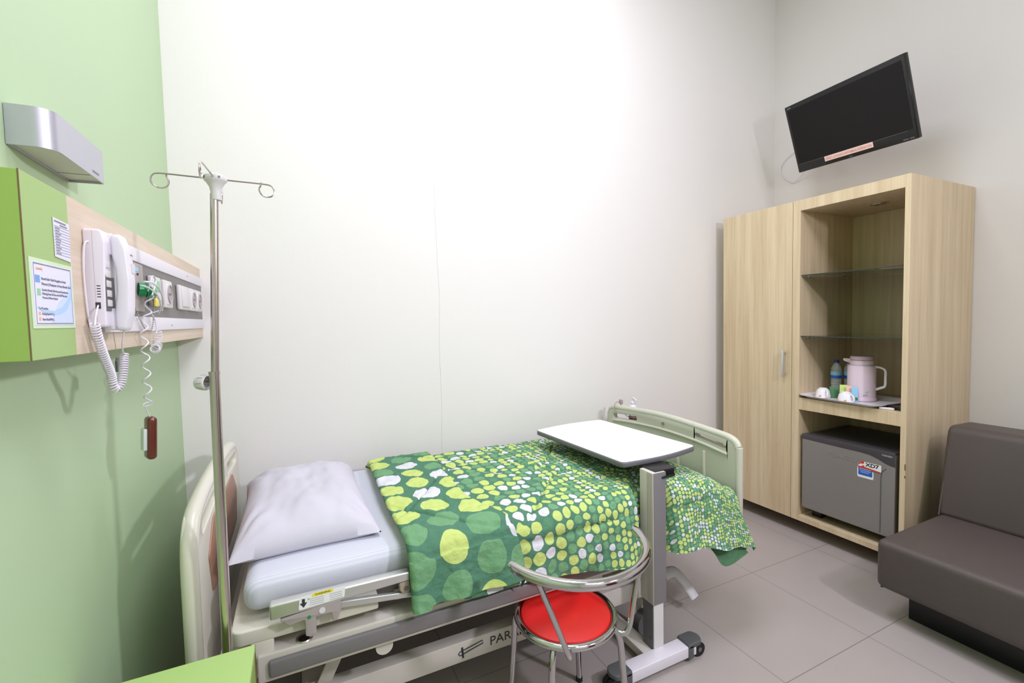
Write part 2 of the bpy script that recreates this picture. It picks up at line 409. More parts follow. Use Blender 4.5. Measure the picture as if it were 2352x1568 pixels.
def plate(outlines, depth, mw, bevel=0.0, bm=None):
    """outline(s) in a plane (first outer, rest holes), extruded by depth (centred), placed by mw"""
    cu_ = bpy.data.curves.new('tmpc', 'CURVE'); cu_.dimensions = '2D'; cu_.fill_mode = 'BOTH'
    cu_.extrude = max(depth / 2 - bevel, 0); cu_.bevel_depth = bevel; cu_.bevel_resolution = 2
    cu_.offset = -bevel
    for o_ in outlines:
        s = cu_.splines.new('POLY'); s.points.add(len(o_) - 1); s.use_cyclic_u = True
        for k, p in enumerate(o_): s.points[k].co = (p[0], p[1], 0, 1)
    ob = bpy.data.objects.new('tmpc', cu_); COL.objects.link(ob); bpy.context.view_layer.update()
    me = bpy.data.meshes.new_from_object(ob.evaluated_get(bpy.context.evaluated_depsgraph_get()))
    bpy.data.objects.remove(ob); bpy.data.curves.remove(cu_)
    me.transform(mw); bm = bm or bmesh.new(); bm.from_mesh(me); bpy.data.meshes.remove(me)
    bmesh.ops.remove_doubles(bm, verts=bm.verts, dist=1e-5)
    return bm
def frame_m(origin, ux, uy):
    ux, uy = V(ux).normalized(), V(uy).normalized(); uz = ux.cross(uy)
    return Matrix(((ux.x, uy.x, uz.x, origin[0]), (ux.y, uy.y, uz.y, origin[1]), (ux.z, uy.z, uz.z, origin[2]), (0, 0, 0, 1)))
def text_bm(body, size, mw, ext=0.0004, align='LEFT', sx=1.0, bold=0.0):
    c = bpy.data.curves.new('tmpt', 'FONT'); c.body = body; c.size = size; c.extrude = ext; c.align_x = align; c.offset = bold
    ob = bpy.data.objects.new('tmpt', c); COL.objects.link(ob); bpy.context.view_layer.update()
    me = bpy.data.meshes.new_from_object(ob.evaluated_get(bpy.context.evaluated_depsgraph_get()))
    bpy.data.objects.remove(ob); bpy.data.curves.remove(c)
    me.transform(mw @ Matrix.Diagonal((sx, 1, 1, 1))); bm = bmesh.new(); bm.from_mesh(me); bpy.data.meshes.remove(me)
    return bm

# ------------------------------------------------------------------ room shell
XG, XR, YB, YF, ZC = -0.518, 3.76, 2.60, -2.4, 4.3
struct('floor', box(XG - .1, XR + .1, YF - .1, YB + .1, -.1, 0), M['floor'])
struct('ceiling', box(XG - .1, XR + .1, YF - .1, YB + .1, ZC, ZC + .1), M['ceiling'])
struct('wall_back', box(XG - .1, XR + .1, YB, YB + .1, 0, ZC), M['wall_white'])
struct('wall_left', box(XG - .1, XG, YF, YB, 0, ZC), M['wall_green'])
struct('wall_right', box(XR, XR + .1, YF, YB, 0, ZC), M['wall_pink'])
struct('wall_front', box(XG - .1, XR + .1, YF - .1, YF, 0, ZC), M['wall_white'])

# unseen door and frame behind the camera, added to darken the chrome's reflections
struct('added_door_1', box(1.6, 2.6, YF, YF + .045, 0.0, 2.15), M['mahogany'])
struct('trim_2', box(1.52, 1.6, YF, YF + .06, 0.0, 2.23), M['wood'])
struct('trim_3', box(2.6, 2.68, YF, YF + .06, 0.0, 2.23), M['wood'])
struct('trim_4', box(1.6, 2.6, YF, YF + .06, 2.15, 2.23), M['wood'])
# hairline crack running down the back wall
pts = []; x = 0.752
z = 2.32
while z > 0.62:
    pts.append((x, YB - 0.0004, z)); z -= 0.035
    x = 0.752 + 0.012 * noise.noise(V((z * 2.1, 0, 0))) + 0.004 * noise.noise(V((z * 17, 3, 0)))
o = obj('trim_1', tube(pts, [0.0005 + 0.0005 * abs(noise.noise(V((i * .7, 1, 1)))) for i in range(len(pts))], 5), M['crack'])
for k in list(o.keys()): del o[k]
o['kind'] = 'structure'

# ------------------------------------------------------------------ wardrobe with open shelves (stands against the right wall)
XF = 3.02
cab = thing('display_cabinet', 'tall light oak cabinet with open glass shelves holding the fridge', 'cabinet', (3.38, 1.63, 0))
T = 0.0265
Y0, Y1 = 1.311, 1.957
ZT, ZB = 2.25, 0.101
def W_(name, *a, m='wood', parent=None, r=0.001, label=None): return obj(name, box(*a, r=r, seg=1), M[m], parent or cab, label=label)
W_('side_panel', XF, XR - .004, Y0, Y0 + T, ZB, ZT)
W_('side_panel', XF, XR - .004, 1.905, Y1 - .002, ZB, ZT)
W_('top_panel', XF, XR - .004, Y0 + T, 1.905, 2.18, ZT)
W_('back_panel', 3.617, 3.635, Y0 + T, 1.905, ZB + .035, 2.18)
W_('middle_board', XF, 3.617, Y0 + T, 1.905, 0.862, 0.942)
W_('bottom_board', XF, 3.617, Y0 + T, 1.905, ZB, 0.136)
W_('plinth', 3.34, 3.72, Y0 + .03, 1.94, 0.0, ZB, m='black')
for zs in (1.757, 1.353):
    g_ = obj('glass_shelf', box(XF + .012, 3.612, Y0 + T + .003, 1.902, zs - .003, zs + .003), M['glass'], cab, label='clear glass shelf')
    obj('polished_edge', box(XF + .0105, XF + .0125, Y0 + T + .003, 1.902, zs - .0028, zs + .0028), M['glass_edge'], g_)
    for yy in (1.8955, 1.3465):
        for xx in (3.09, 3.50):
            obj('shelf_pin', cyl((xx, yy + (.009 if yy > 1.6 else -.009), zs - .012), (xx, yy - (.012 if yy > 1.6 else -.012), zs - .012), .007, seg=12), M['steel'], cab)
dl = obj('downlight', lathe([(0.0, 0), (.030, 0), (.033, -.004), (.043, -.006), (.046, -.002), (.046, 0.002)], (3.316, 1.60, 2.1785)), M['steel'], cab, label='round recessed spotlight ring')
obj('bulb', lathe([(0, -.002), (.026, -.001), (.029, .0005)], (3.316, 1.60, 2.176)), M['lampglass'], dl)
# chips along the near front edge
obj('edge_chip', box(XF - .0006, XF + .004, Y0 - .0006, Y0 + .004, .62, .655, r=.001), M['edge_brown'], cab)
obj('edge_chip', box(XF - .0006, XF + .004, Y0 - .0006, Y0 + .004, .575, .59, r=.001), M['edge_brown'], cab)

ward = thing('wardrobe', 'tall light oak wardrobe with one plain door behind the bed foot', 'wardrobe', (3.38, 2.23, 0))
W_('carcass', XF + .02, XR - .004, Y1, 2.503, ZB, ZT, parent=ward)
dr = W_('door', XF, XF + .0185, Y1 + .001, 2.503, ZB, ZT, parent=ward)
W_('plinth', 3.34, 3.72, Y1 + .02, 2.48, 0.0, ZB, m='black', parent=ward)
hb = box(XF - .032, XF - .022, 1.995, 2.011, 1.075, 1.258, r=.002)
box(XF - .025, XF, 1.996, 2.010, 1.09, 1.10, bm=hb); box(XF - .025, XF, 1.996, 2.010, 1.233, 1.243, bm=hb)
obj('door_handle', hb, M['alum'], dr, label='slim silver bar handle')

# ------------------------------------------------------------------ mini fridge
fr = thing('mini_fridge', 'small silver fridge with dark top inside the cabinet base', 'fridge', (3.30, 1.625, ZB + .035))
obj('shell', box(3.085, 3.56, 1.362, 1.888, 0.20, 0.695, r=.006), M['fridge_dark'], fr)
for yy in (1.40, 1.83):
    for xx in (3.13, 3.50):
        obj('foot', box(xx - .03, xx + .03, yy - .03, yy + .03, .136, .20, r=.004), M['black'], fr)
def YZ(x): return frame_m((x, 0, 0), (0, -1, 0), (0, 0, 1))   # plane facing -X; local x = -Y
door = obj('door', plate([rpoly([(-1.888, .20), (-1.362, .20), (-1.362, .692), (-1.888, .692)], [.012, .03, .01, .01])], .05, YZ(3.055), bevel=.006), M['fridge'], fr)
band = [(-1.887, .668), (-1.60, .664), (-1.54, .664), (-1.49, .660), (-1.45, .648), (-1.41, .630), (-1.385, .622), (-1.363, .620), (-1.363, .700), (-1.887, .700)]
obj('top_band', plate([band], .056, YZ(3.056), bevel=.002), M['fridge_dark'], door, label='dark grey curved top band')
obj('edge_groove', tube([(3.0292, 1.43, .215), (3.0292, 1.43, .545), (3.0292, 1.424, .58), (3.0292, 1.405, .60)], .002, 6), M['charcoal'], door)
obj('embossed_lettering', text_bm('GLACIO', .034, frame_m((3.0295, 1.725, .598), (0, -1, -.01), (0, 0, 1)), .0012, sx=1.35), M['emboss'], door)
obj('lettering', text_bm('TOSHIBA', .013, frame_m((3.0272, 1.428, .672), (0, -1, 0), (0, 0, 1)), .0006), M['silver_print'], door)
st = obj('sticker', plate([rpoly([(-1.553, .513), (-1.468, .513), (-1.468, .56), (-1.553, .60)], .008)], .001, YZ(3.0293)), M['white_print'], door, label='white and blue energy sticker')
obj('blue_field', plate([rpoly([(-1.547, .528), (-1.474, .528), (-1.474, .574), (-1.547, .574)], .003)], .001, YZ(3.0285)), M['blue'], st)
obj('printed_lines', box(3.0276, 3.0282, 1.48, 1.541, .5655, .5675), M['white_print'], st)
obj('printed_lines', box(3.0276, 3.0282, 1.48, 1.541, .5555, .5575), M['white_print'], st)
obj('printed_lines', box(3.0276, 3.0282, 1.49, 1.535, .5455, .5475), M['white_print'], st)
obj('arrow_shape', plate([[(-1.556, .586), (-1.525, .612), (-1.43, .612), (-1.43, .567), (-1.45, .5655), (-1.548, .572)]], .001, YZ(3.0276)), M['orange_red'], st, label='orange red printed block')
obj('arrow_mark', plate([[(-1.552, .582), (-1.53, .600), (-1.53, .594), (-1.512, .602), (-1.512, .592), (-1.53, .585), (-1.53, .580)]], .0008, YZ(3.0268)), M['white_print'], st)
pl = obj('name_plate', plate([[(-1.516, .612), (-1.428, .612), (-1.428, .572), (-1.516, .582)]], .001, YZ(3.0266)), M['white_print'], st)
obj('lettering', text_bm('XD7', .030, frame_m((3.0258, 1.508, .588), (0, -1, 0), (0, 0, 1)), .0004, sx=1.15, bold=.001), M['ink'], st)

# ------------------------------------------------------------------ tray and what stands on it
ZTR = .944
tr = bmesh.new()
def tray_ring(hx, hy, z, r, n=6):
    out = []
    for p in rpoly([(-hx, -hy), (hx, -hy), (hx, hy), (-hx, hy)], r, n):
        out.append(V((p[0], p[1], z)))
    return out
mwt = Matrix.Translation((3.185, 1.663, ZTR)) @ Matrix.Rotation(-.05, 4, 'Z')
rings = [tray_ring(*a) for a in ((.155, .195, .0, .03), (.160, .205, .002, .035), (.185, .232, .020, .045), (.196, .240, .022, .05), (.195, .239, .018, .05), (.184, .230, .017, .045), (.163, .207, .005, .035), (.15, .19, .0035, .03))]
vr = [[tr.verts.new(mwt @ p) for p in r_] for r_ in rings]
for A, B in zip(vr, vr[1:]):
    for k in range(len(A)): tr.faces.new((A[k], A[(k + 1) % len(A)], B[(k + 1) % len(A)], B[k]))
tr.faces.new(vr[0][::-1]); tr.faces.new(vr[-1])
tag(obj('serving_tray', tr, M['white_pl']), 'white plastic serving tray on the cabinet middle board', 'tray')
ZI = ZTR + .0045

def bottle(x, y, label):
    t = thing('water_bottle', label, 'bottle', (x, y, ZI), group='water bottles on the tray')
    prof = [(0, .003), (.022, .0), (.029, .004), (.030, .02)]
    for k in range(5):
        z0 = .028 + k * .017
        prof += [(.0305, z0), (.028, z0 + .006), (.0305, z0 + .012)]
    prof += [(.031, .118), (.031, .160), (.029, .168), (.031, .176), (.029, .186), (.020, .205), (.013, .216), (.0125, .228), (0, .228)]
    obj('body', lathe(prof, (x, y, ZI)), M['bottle'], t)
    obj('label_band', lathe([(.0316, .136), (.0318, .137), (.0318, .162), (.0316, .163)], (x, y, ZI)), M['sky'], t)
    obj('label_band', lathe([(.0316, .116), (.0318, .117), (.0318, .136), (.0316, .1365)], (x, y, ZI)), M['blue'], t, label='dark blue lower band')
    obj('cap', lathe([(.0145, .220), (.0150, .222), (.0150, .236), (.013, .239), (0, .239)], (x, y, ZI), 20), M['blue_cap'], t)
bottle(3.275, 1.815, 'clear water bottle with blue label nearer the white cups')
bottle(3.325, 1.762, 'clear water bottle partly hidden behind the pink thermos jug')

th = thing('thermos_jug', 'pale pink thermos jug with handle and spout on tray', 'thermos', (3.215, 1.633, ZI))
c0 = (3.215, 1.633, ZI)
obj('body', lathe([(0, 0), (.073, 0), (.077, .004), (.077, .018), (.0735, .022), (.0735, .208), (.071, .220), (.060, .226), (0, .226)], c0, 40), M['pink'], th)
obj('collar', lathe([(.0615, .2265), (.0615, .252), (.055, .256), (0, .256)], c0, 40), M['pink'], th)
obj('lid', lathe([(.058, .2565), (.0605, .260), (.0605, .274), (.057, .280), (.04, .282), (0, .282)], c0, 40), M['pink2'], th, label='darker pink screw lid')
sp = bmesh.new()
dsp = V((-.28, .96, 0)).normalized()
mws = frame_m(V(c0) + dsp * .055, dsp, (0, 0, 1))
merge(sp, plate([[(0, .232), (.028, .242), (.040, .250), (.040, .262), (0, .262)]], .026, mws, bevel=.003))
obj('spout', sp, M['pink'], th)
dh = -dsp
H0 = V(c0)
obj('handle', tube(spline([H0 + dh * .070 + V((0, 0, .214)), H0 + dh * .092 + V((0, 0, .212)), H0 + dh * .116 + V((0, 0, .196)), H0 + dh * .118 + V((0, 0, .15)), H0 + dh * .116 + V((0, 0, .10)), H0 + dh * .096 + V((0, 0, .086)), H0 + dh * .080 + V((0, 0, .078)), H0 + dh * .072 + V((0, 0, .074))], 6), .006, 10, flat=1.4), M['white_pl'], th)
leafd = V((-.80, -.60, 0)).normalized(); ux = V((.60, -.80, 0)).normalized()
pp = V(c0) + leafd * .0742
obj('leaf_print', plate([[(0, 0), (.004, .006), (.010, .010), (.018, .012), (.014, .005), (.008, .001)]], .0006, frame_m(pp + V((0, 0, .055)) + ux * .006, ux, (0, 0, 1))), M['print_green'], th)
obj('lettering', text_bm('STY', .015, frame_m(pp + V((0, 0, .034)) - ux * .004, ux, (0, 0, 1)), .0006), M['print_grey'], th)

def cup(x, y, rz, label):
    t = thing('upside_down_cup', label, 'cup', (x, y, ZI), group='cups upside down on the tray')
    obj('bowl', lathe([(.041, .0), (.043, .001), (.042, .012), (.036, .045), (.030, .054), (.026, .056), (.025, .0605), (.022, .0605), (.021, .056), (0, .056)], (x, y, ZI)), M['china'], t)
    d = V((math.cos(rz), math.sin(rz), 0)); p = V((x, y, ZI))
    obj('handle', tube(spline([p + d * .033 + V((0, 0, .048)), p + d * .050 + V((0, 0, .046)), p + d * .062 + V((0, 0, .030)), p + d * .058 + V((0, 0, .012)), p + d * .041 + V((0, 0, .008))], 6), .0042, 8), M['china'], t)
    for a in (rz + 1.0, rz - .8, rz - 1.9, rz + 2.0):
        dd = V((math.cos(a), math.sin(a), 0)); q_ = p + dd * .0415 + V((0, 0, .012)); ux_ = V((-dd.y, dd.x, 0))
        obj('flower_print', plate([[(math.cos(k * PI / 5) * (.009 if k % 2 else .005), math.sin(k * PI / 5) * (.007 if k % 2 else .004)) for k in range(10)]], .003, frame_m(q_, ux_, (0, 0, 1))), M['orange'], t)
cup(3.125, 1.812, -2.2, 'white floral cup upside down at the far end of the tray')
cup(3.075, 1.648, -1.9, 'white floral cup upside down in front of the thermos')

def sachet(x, y, rz, tilt, w_, h_, m, label, kind='tea_sachet', z=0, strip=None):
    t = thing(kind, label, 'sachet', (x, y, ZI + z), rot=(tilt, 0, rz), group='sachets leaning on the cup')
    bm_ = bmesh.new(); n_ = 8
    top = [[None] * (n_ + 1) for _ in range(n_ + 1)]; bot = [[None] * (n_ + 1) for _ in range(n_ + 1)]
    for i in range(n_ + 1):
        for j in range(n_ + 1):
            a, c = i / n_, j / n_; pf = .003 * (16 * a * (1 - a) * c * (1 - c)) ** .5 + .0004
            top[i][j] = bm_.verts.new(((a - .5) * w_, -pf, c * h_)); bot[i][j] = bm_.verts.new(((a - .5) * w_, pf, c * h_))
    for i in range(n_):
        for j in range(n_):
            bm_.faces.new((top[i][j], top[i + 1][j], top[i + 1][j + 1], top[i][j + 1])); bm_.faces.new((bot[i][j], bot[i][j + 1], bot[i + 1][j + 1], bot[i + 1][j]))
    for k in range(n_):
        bm_.faces.new((top[k][0], bot[k][0], bot[k + 1][0], top[k + 1][0])); bm_.faces.new((top[k][n_], top[k + 1][n_], bot[k + 1][n_], bot[k][n_]))
        bm_.faces.new((top[0][k], top[0][k + 1], bot[0][k + 1], bot[0][k])); bm_.faces.new((top[n_][k], bot[n_][k], bot[n_][k + 1], top[n_][k + 1]))
    obj('packet', bm_, M[m], t, local=True)
    if strip: obj('printed_strip', box(-w_ / 2 + .002, w_ / 2 - .002, -.0052, -.0035, h_ * .1, h_ * .28), M[strip], t, local=True)
sachet(3.150, 1.755, -.95, -.35, .05, .075, 'green_tea', 'dark green sachet lying between the two cups')
sachet(3.135, 1.69, -1.05, -.16, .045, .095, 'lime_tea', 'lime green sachet standing behind the nearer cup', strip='green_tea')
sachet(3.128, 1.655, -1.05, -.16, .034, .093, 'coral', 'coral sachet between lime and light blue sachets', strip='green_tea')
sachet(3.123, 1.622, -1.05, -.16, .034, .092, 'sky', 'light blue sachet nearest the thermos jug', strip='green_tea')

bk = thing('notebook', 'thin red covered notebook on the upper glass shelf', 'book', (3.25, 1.44, 1.7615), rot=(0, 0, 0.12))
obj('cover', box(-.10, .10, -.085, .085, .0095, .0115), M['red_book'], bk, local=True)
obj('back_cover', box(-.10, .10, -.085, .085, 0, .0012), M['pages'], bk, local=True)
obj('pages', box(-.098, .098, -.083, .083, .0012, .0095), M['pages'], bk, local=True)
rc = thing('black_remote_control', 'black remote control at the tray end of the board', 'remote control', (3.09, 1.385, .9425), rot=(0, 0, 1.2))
obj('case', box(-.05, .05, -.02, .02, 0, .017, r=.005), M['black'], rc, local=True)
for i in range(3):
    for j in range(2): obj('button', box(-.03 + i * .02, -.02 + i * .02, -.011 + j * .012, -.003 + j * .012, .016, .0185, r=.0008), M['dark_grey'], rc, local=True)
rc2 = thing('white_remote_control', 'white remote control beneath the tray rim beside black one', 'remote control', (3.13, 1.43, .9425), rot=(0, 0, 1.9))
rc2.location = (3.045, 1.415, .9425)
obj('case', box(-.035, .035, -.013, .013, 0, .012, r=.005), M['white_pl'], rc2, local=True)
obj('button', box(-.02, -.005, -.006, .006, .0115, .013, r=.0006), M['grey_pl'], rc2, local=True)

# ------------------------------------------------------------------ television on a tilting wall mount
nrm = V((-.917, .179, -.357)).normalized(); rt = V((-.175, -.987, -.0625)).normalized()
yy_ = -nrm; rt = (rt - yy_ * rt.dot(yy_)).normalized(); zz_ = rt.cross(yy_)
mtv = Matrix(((rt.x, yy_.x, zz_.x, 3.309), (rt.y, yy_.y, zz_.y, 1.808), (rt.z, yy_.z, zz_.z, 2.763), (0, 0, 0, 1)))
tv = thing('television', 'black flat screen television tilted down on the wall above cabinet', 'television', mw=mtv)
TW, TH = .80, .48
obj('casing', box(-TW / 2, TW / 2, 0, .032, -TH / 2, TH / 2, r=.005), M['tv_body'], tv, local=True)
obj('back_cover', box(-TW / 2 + .08, TW / 2 - .08, .03, .062, -TH / 2 + .05, TH / 2 - .06, r=.012), M['black'], tv, local=True)
obj('screen', box(-TW / 2 + .020, TW / 2 - .020, -.0012, .003, -TH / 2 + .062, TH / 2 - .030), M['screen'], tv, local=True)
obj('bezel_line', box(-TW / 2 + .02, TW / 2 - .05, -.0016, .0, -TH / 2 + .058, -TH / 2 + .0595), M['dark_grey'], tv, local=True)
sk = obj('sticker', box(-.180, .150, -.0022, -.0012, -TH / 2 + .026, -TH / 2 + .060), M['pinkband'], tv, local=True, label='pale pink information strip')
obj('lettering', text_bm('VIDEO LAYANAN INFORMASI KESEHATAN', .0235, frame_m((-.172, -.0026, -TH / 2 + .034), (1, 0, 0), (0, 0, 1)), .0003, sx=.70, bold=.0004), M['pinkink'], sk, local=True)
obj('brand_mark', box(-TW / 2 + .018, -TW / 2 + .050, -.0010, .0, TH / 2 - .020, TH / 2 - .013), M['dark_grey'], tv, local=True)
obj('brand_mark', box(TW / 2 - .080, TW / 2 - .052, -.0010, .0, -TH / 2 + .010, -TH / 2 + .016), M['dark_grey'], tv, local=True)
obj('brand_mark', box(TW / 2 - .044, TW / 2 - .020, -.0010, .0, -TH / 2 + .010, -TH / 2 + .016), M['dark_grey'], tv, local=True)
obj('indicator', box(-.012, .012, -.002, 0, -TH / 2 + .008, -TH / 2 + .013, r=.001), M['dark_grey'], tv, local=True)
mb = bmesh.new(); back = mtv @ V((0, .062, 0))
cyl(back, (3.62, 1.87, 2.82), .014, bm=mb); cyl((3.62, 1.87, 2.76), (3.62, 1.87, 2.88), .02, bm=mb); cyl((3.62, 1.87, 2.82), (3.75, 1.87, 2.82), .016, bm=mb)
merge(mb, box(3.745, 3.759, 1.80, 1.94, 2.72, 2.92, r=.003))
obj('wall_bracket', mb, M['black'], tv)
tag(obj('television_cable', tube(spline([(3.55, 2.10, 2.80), (3.72, 2.30, 2.85), (3.74, 2.42, 2.83), (3.745, 2.52, 2.77), (3.745, 2.527, 2.683), (3.745, 2.44, 2.593), (3.73, 2.36, 2.61), (3.62, 2.20, 2.68), (3.50, 2.08, 2.70)], 8), .003, 8), M['white_pl']), 'thin white cable looping beside the television on the wall', 'cable')

# ------------------------------------------------------------------ sofa
sf = thing('sofa', 'dark brown leatherette sofa on black base along right wall', 'sofa', (3.15, .38, 0))
SY0, SY1 = -.62, 1.20
obj('seat', box(2.50, 3.745, SY0, SY1, .165, .407, r=.035, seg=5), M['leather'], sf)
prof = rpoly([(3.09, .395), (3.19, .880), (3.44, .872), (3.62, .40)], [.026, .05, .05, .026], 8)
bmb = plate([prof], SY1 - SY0, frame_m((0, (SY0 + SY1) / 2, 0), (1, 0, 0), (0, 0, 1)), bevel=.02)
obj('backrest', bmb, M['leather'], sf)
obj('base', box(2.65, 3.70, SY0 + .08, SY1 - .075, 0, .166, r=.003), M['black'], sf)
obj('piping', tube([(3.088, SY1 - .012, .405), (3.20, SY1 - .014, .83), (3.225, SY1 - .014, .866)], .004, 8), M['leather'], sf)
for k, xx in enumerate((2.53, 2.60, 2.66)):
    obj('staple_tuft', box(xx, xx + .012, SY1 - .02, SY1 - .012, .158, .167, r=.002), M['black'], sf)

# ------------------------------------------------------------------ bed
bed = thing('hospital_bed', 'adjustable hospital bed with cream end boards along the white wall', 'bed', (.80, 2.0, 0))
BY0, BY1 = 1.50, 2.50
# headboard in the Y-Z plane (seen from its inner face)
def XP(x): return frame_m((x, 0, 0), (0, 1, 0), (0, 0, 1))
def board(x, th_, y0, y1, zt_mid, zt_end, zb, slots, m, name, rc_=.09):
    out = rpoly([(y0, zb), (y1, zb), (y1, zt_end), ((y0 + y1) / 2 + .18, zt_mid), ((y0 + y1) / 2 - .18, zt_mid), (y0, zt_end)], [.012, .012, rc_, .4, .4, rc_], 8)
    return obj(name, plate([out] + slots, th_, XP(x), bevel=.005), m, bed)
def slot(y0, y1, z0, z1, z0b, z1b):
    return rpoly([(y0, z0), (y1, z0b), (y1, z1b), (y0, z1)], .015, 5)
hd = board(-.305, .040, 1.515, 2.485, .995, .955, .28, [slot(1.60, 1.86, .885, .928, .905, .948), slot(2.14, 2.40, .905, .948, .885, .928)], M['cream'], 'headboard')
obj('rim', tube(spline([(-.305, 1.520, .30), (-.305, 1.516, .70), (-.305, 1.522, .86), (-.305, 1.56, .93), (-.305, 1.66, .968), (-.305, 2.0, .985), (-.305, 2.34, .968), (-.305, 2.44, .93), (-.305, 2.478, .86), (-.305, 2.484, .70), (-.305, 2.482, .30)], 8), .0225, 14), M['cream'], hd)
obj('inset_panel', plate([rpoly([(1.66, .79), (1.70, .655), (1.80, .645), (2.20, .645), (2.30, .655), (2.34, .79), (2.24, .875), (1.76, .875)], .02)], .006, XP(-.283), bevel=.002), M['brown_panel'], hd, label='brown wood inset')
ft = board(1.915, .034, 1.497, 2.500, .925, .885, .30, [slot(1.553, 1.755, .836, .866, .860, .890), slot(2.215, 2.445, .850, .884, .832, .862)], M['greige'], 'footboard', .055)
obj('rim', tube(spline([(1.915, 1.500, .32), (1.915, 1.497, .80), (1.915, 1.502, .86), (1.915, 1.535, .893), (1.915, 1.65, .907), (1.915, 2.0, .924), (1.915, 2.35, .907), (1.915, 2.47, .893), (1.915, 2.498, .86), (1.915, 2.502, .80), (1.915, 2.500, .32)], 8), .019, 12), M['greige'], ft)
obj('lower_ridge', tube(spline([(1.897, 1.55, .818), (1.897, 1.75, .840), (1.897, 2.0, .848), (1.897, 2.25, .836), (1.897, 2.45, .816)], 8), .008, 8), M['greige'], ft)
obj('screw', cyl((1.89, 1.985, .885), (1.902, 1.985, .885), .008, seg=14), M['steel'], ft)
for yy in (1.68, 1.86, 2.02): obj('vertical_rib', box(1.888, 1.900, yy, yy + .014, .45, .80, r=.003), M['cream'], ft)
# deck
obj('head_deck', plate([rpoly([(-.215, 1.488), (.20, 1.488), (.20, 2.49), (-.215, 2.49)], [.03, .008, .008, .03])], .045, Matrix.Translation((0, 0, .5975)), bevel=.006), M['cream'], bed)
obj('deck_plate', box(.16, 1.86, 1.53, 2.47, .595, .632, r=.004), M['rail_grey'], bed, label='grey mattress deck')
obj('deck_edge_strip', box(.255, 1.28, 1.492, 1.53, .585, .603, r=.003), M['warm_metal'], bed)
# near side rail with bumper
rl = obj('side_rail', box(-.150, 1.29, 1.480, 1.555, .452, .538, r=.006), M['frame'], bed)
obj('bumper_strip', box(-.120, 1.25, 1.466, 1.484, .470, .520, r=.007), M['rail_grey'], rl, label='grey rubber bumper strip')
obj('socket_ring', lathe([(.0, -.0), (.016, 0.0), (.018, .002), (.023, .003), (.025, .0)], (-.023, 1.508, .5385), 24), M['steel'], rl)
obj('socket_hole', lathe([(.0, .0), (.016, 0.0)], (-.023, 1.508, .5395), 24), M['black'], rl)
obj('far_side_rail', box(-.150, 1.86, 2.44, 2.50, .452, .538, r=.006), M['frame'], bed)
obj('cross_member', box(-.26, -.15, 1.53, 2.47, .44, .50, r=.004), M['frame'], bed)
obj('cross_member', box(1.72, 1.88, 1.53, 2.47, .40, .46, r=.004), M['frame'], bed)
obj('corner_block', box(-.165, -.105, 1.49, 1.545, .520, .578, r=.004), M['cream'], bed)
obj('deck_support', box(.30, .36, 1.60, 2.40, .535, .60, r=.003), M['frame'], bed)
obj('deck_support', box(1.20, 1.26, 1.60, 2.40, .535, .60, r=.003), M['frame'], bed)
obj('support_roller', cyl((.215, 1.50, .435), (.215, 1.53, .435), .028), M['frame'], bed)
# base chassis
bs_ = obj('base_beam', box(-.10, 1.46, 1.60, 1.655, .203, .283, r=.004), M['frame'], bed)
obj('base_beam', box(-.10, 1.46, 2.36, 2.41, .203, .283, r=.004), M['frame'], bed)
obj('base_cross_tube', box(-.04, .03, 1.655, 2.36, .21, .27, r=.004), M['frame'], bed)
obj('base_cross_tube', box(1.38, 1.44, 1.655, 2.36, .21, .27, r=.004), M['frame'], bed)
def XZ(y): return frame_m((0, y, 0), (1, 0, 0), (0, 0, 1))
obj('lettering', text_bm('PARAMOUNT BED', .050, frame_m((.628, 1.5992, .232), (1, 0, 0), (0, 0, 1)), .0004, sx=1.05), M['ink'], bs_)
def outl(pts_, w_=.0028, y=1.5992): 
    return tube([(p[0], y, p[1]) for p in pts_], w_, 5, closed=True)
obj('emblem', outl([(.500, .240), (.505, .232), (.540, .240), (.600, .252), (.598, .264), (.555, .256), (.505, .247)], .0022), M['ink'], bs_)
obj('emblem_guard', tube([(.518, 1.5990, .222), (.515, 1.5990, .262)], .004, 5), M['ink'], bs_)
for p0_, p1_ in (((.02, 1.64, .26), (.12, 1.62, .47)), ((1.20, 1.64, .26), (1.12, 1.62, .47)), ((.02, 2.38, .26), (.12, 2.40, .47)), ((1.20, 2.38, .26), (1.12, 2.40, .47))):
    a_, b__ = V(p0_), V(p1_)
    mm = plate([rpoly([(-.022, 0), (.022, 0), (.022, (b__ - a_).length), (-.022, (b__ - a_).length)], .01)], .012, frame_m(a_, (b__ - a_).cross(V((0, 1, 0))).normalized(), (b__ - a_)), bevel=.002)
    obj('lift_arm', mm, M['frame'], bed)
for xx in (-.05, 1.435):
    for yy in (1.63, 2.385):
        c_ = obj('caster', cyl((xx, yy - .020, .055), (xx, yy + .020, .055), .055, seg=28), M['dark_grey'], bed)
        fk = bmesh.new(); box(xx - .02, xx + .02, yy - .034, yy - .026, .07, .19, bm=fk); box(xx - .02, xx + .02, yy + .026, yy + .034, .07, .19, bm=fk); box(xx - .03, xx + .03, yy - .034, yy + .034, .18, .205, bm=fk)
        obj('caster_fork', fk, M['frame'], c_)
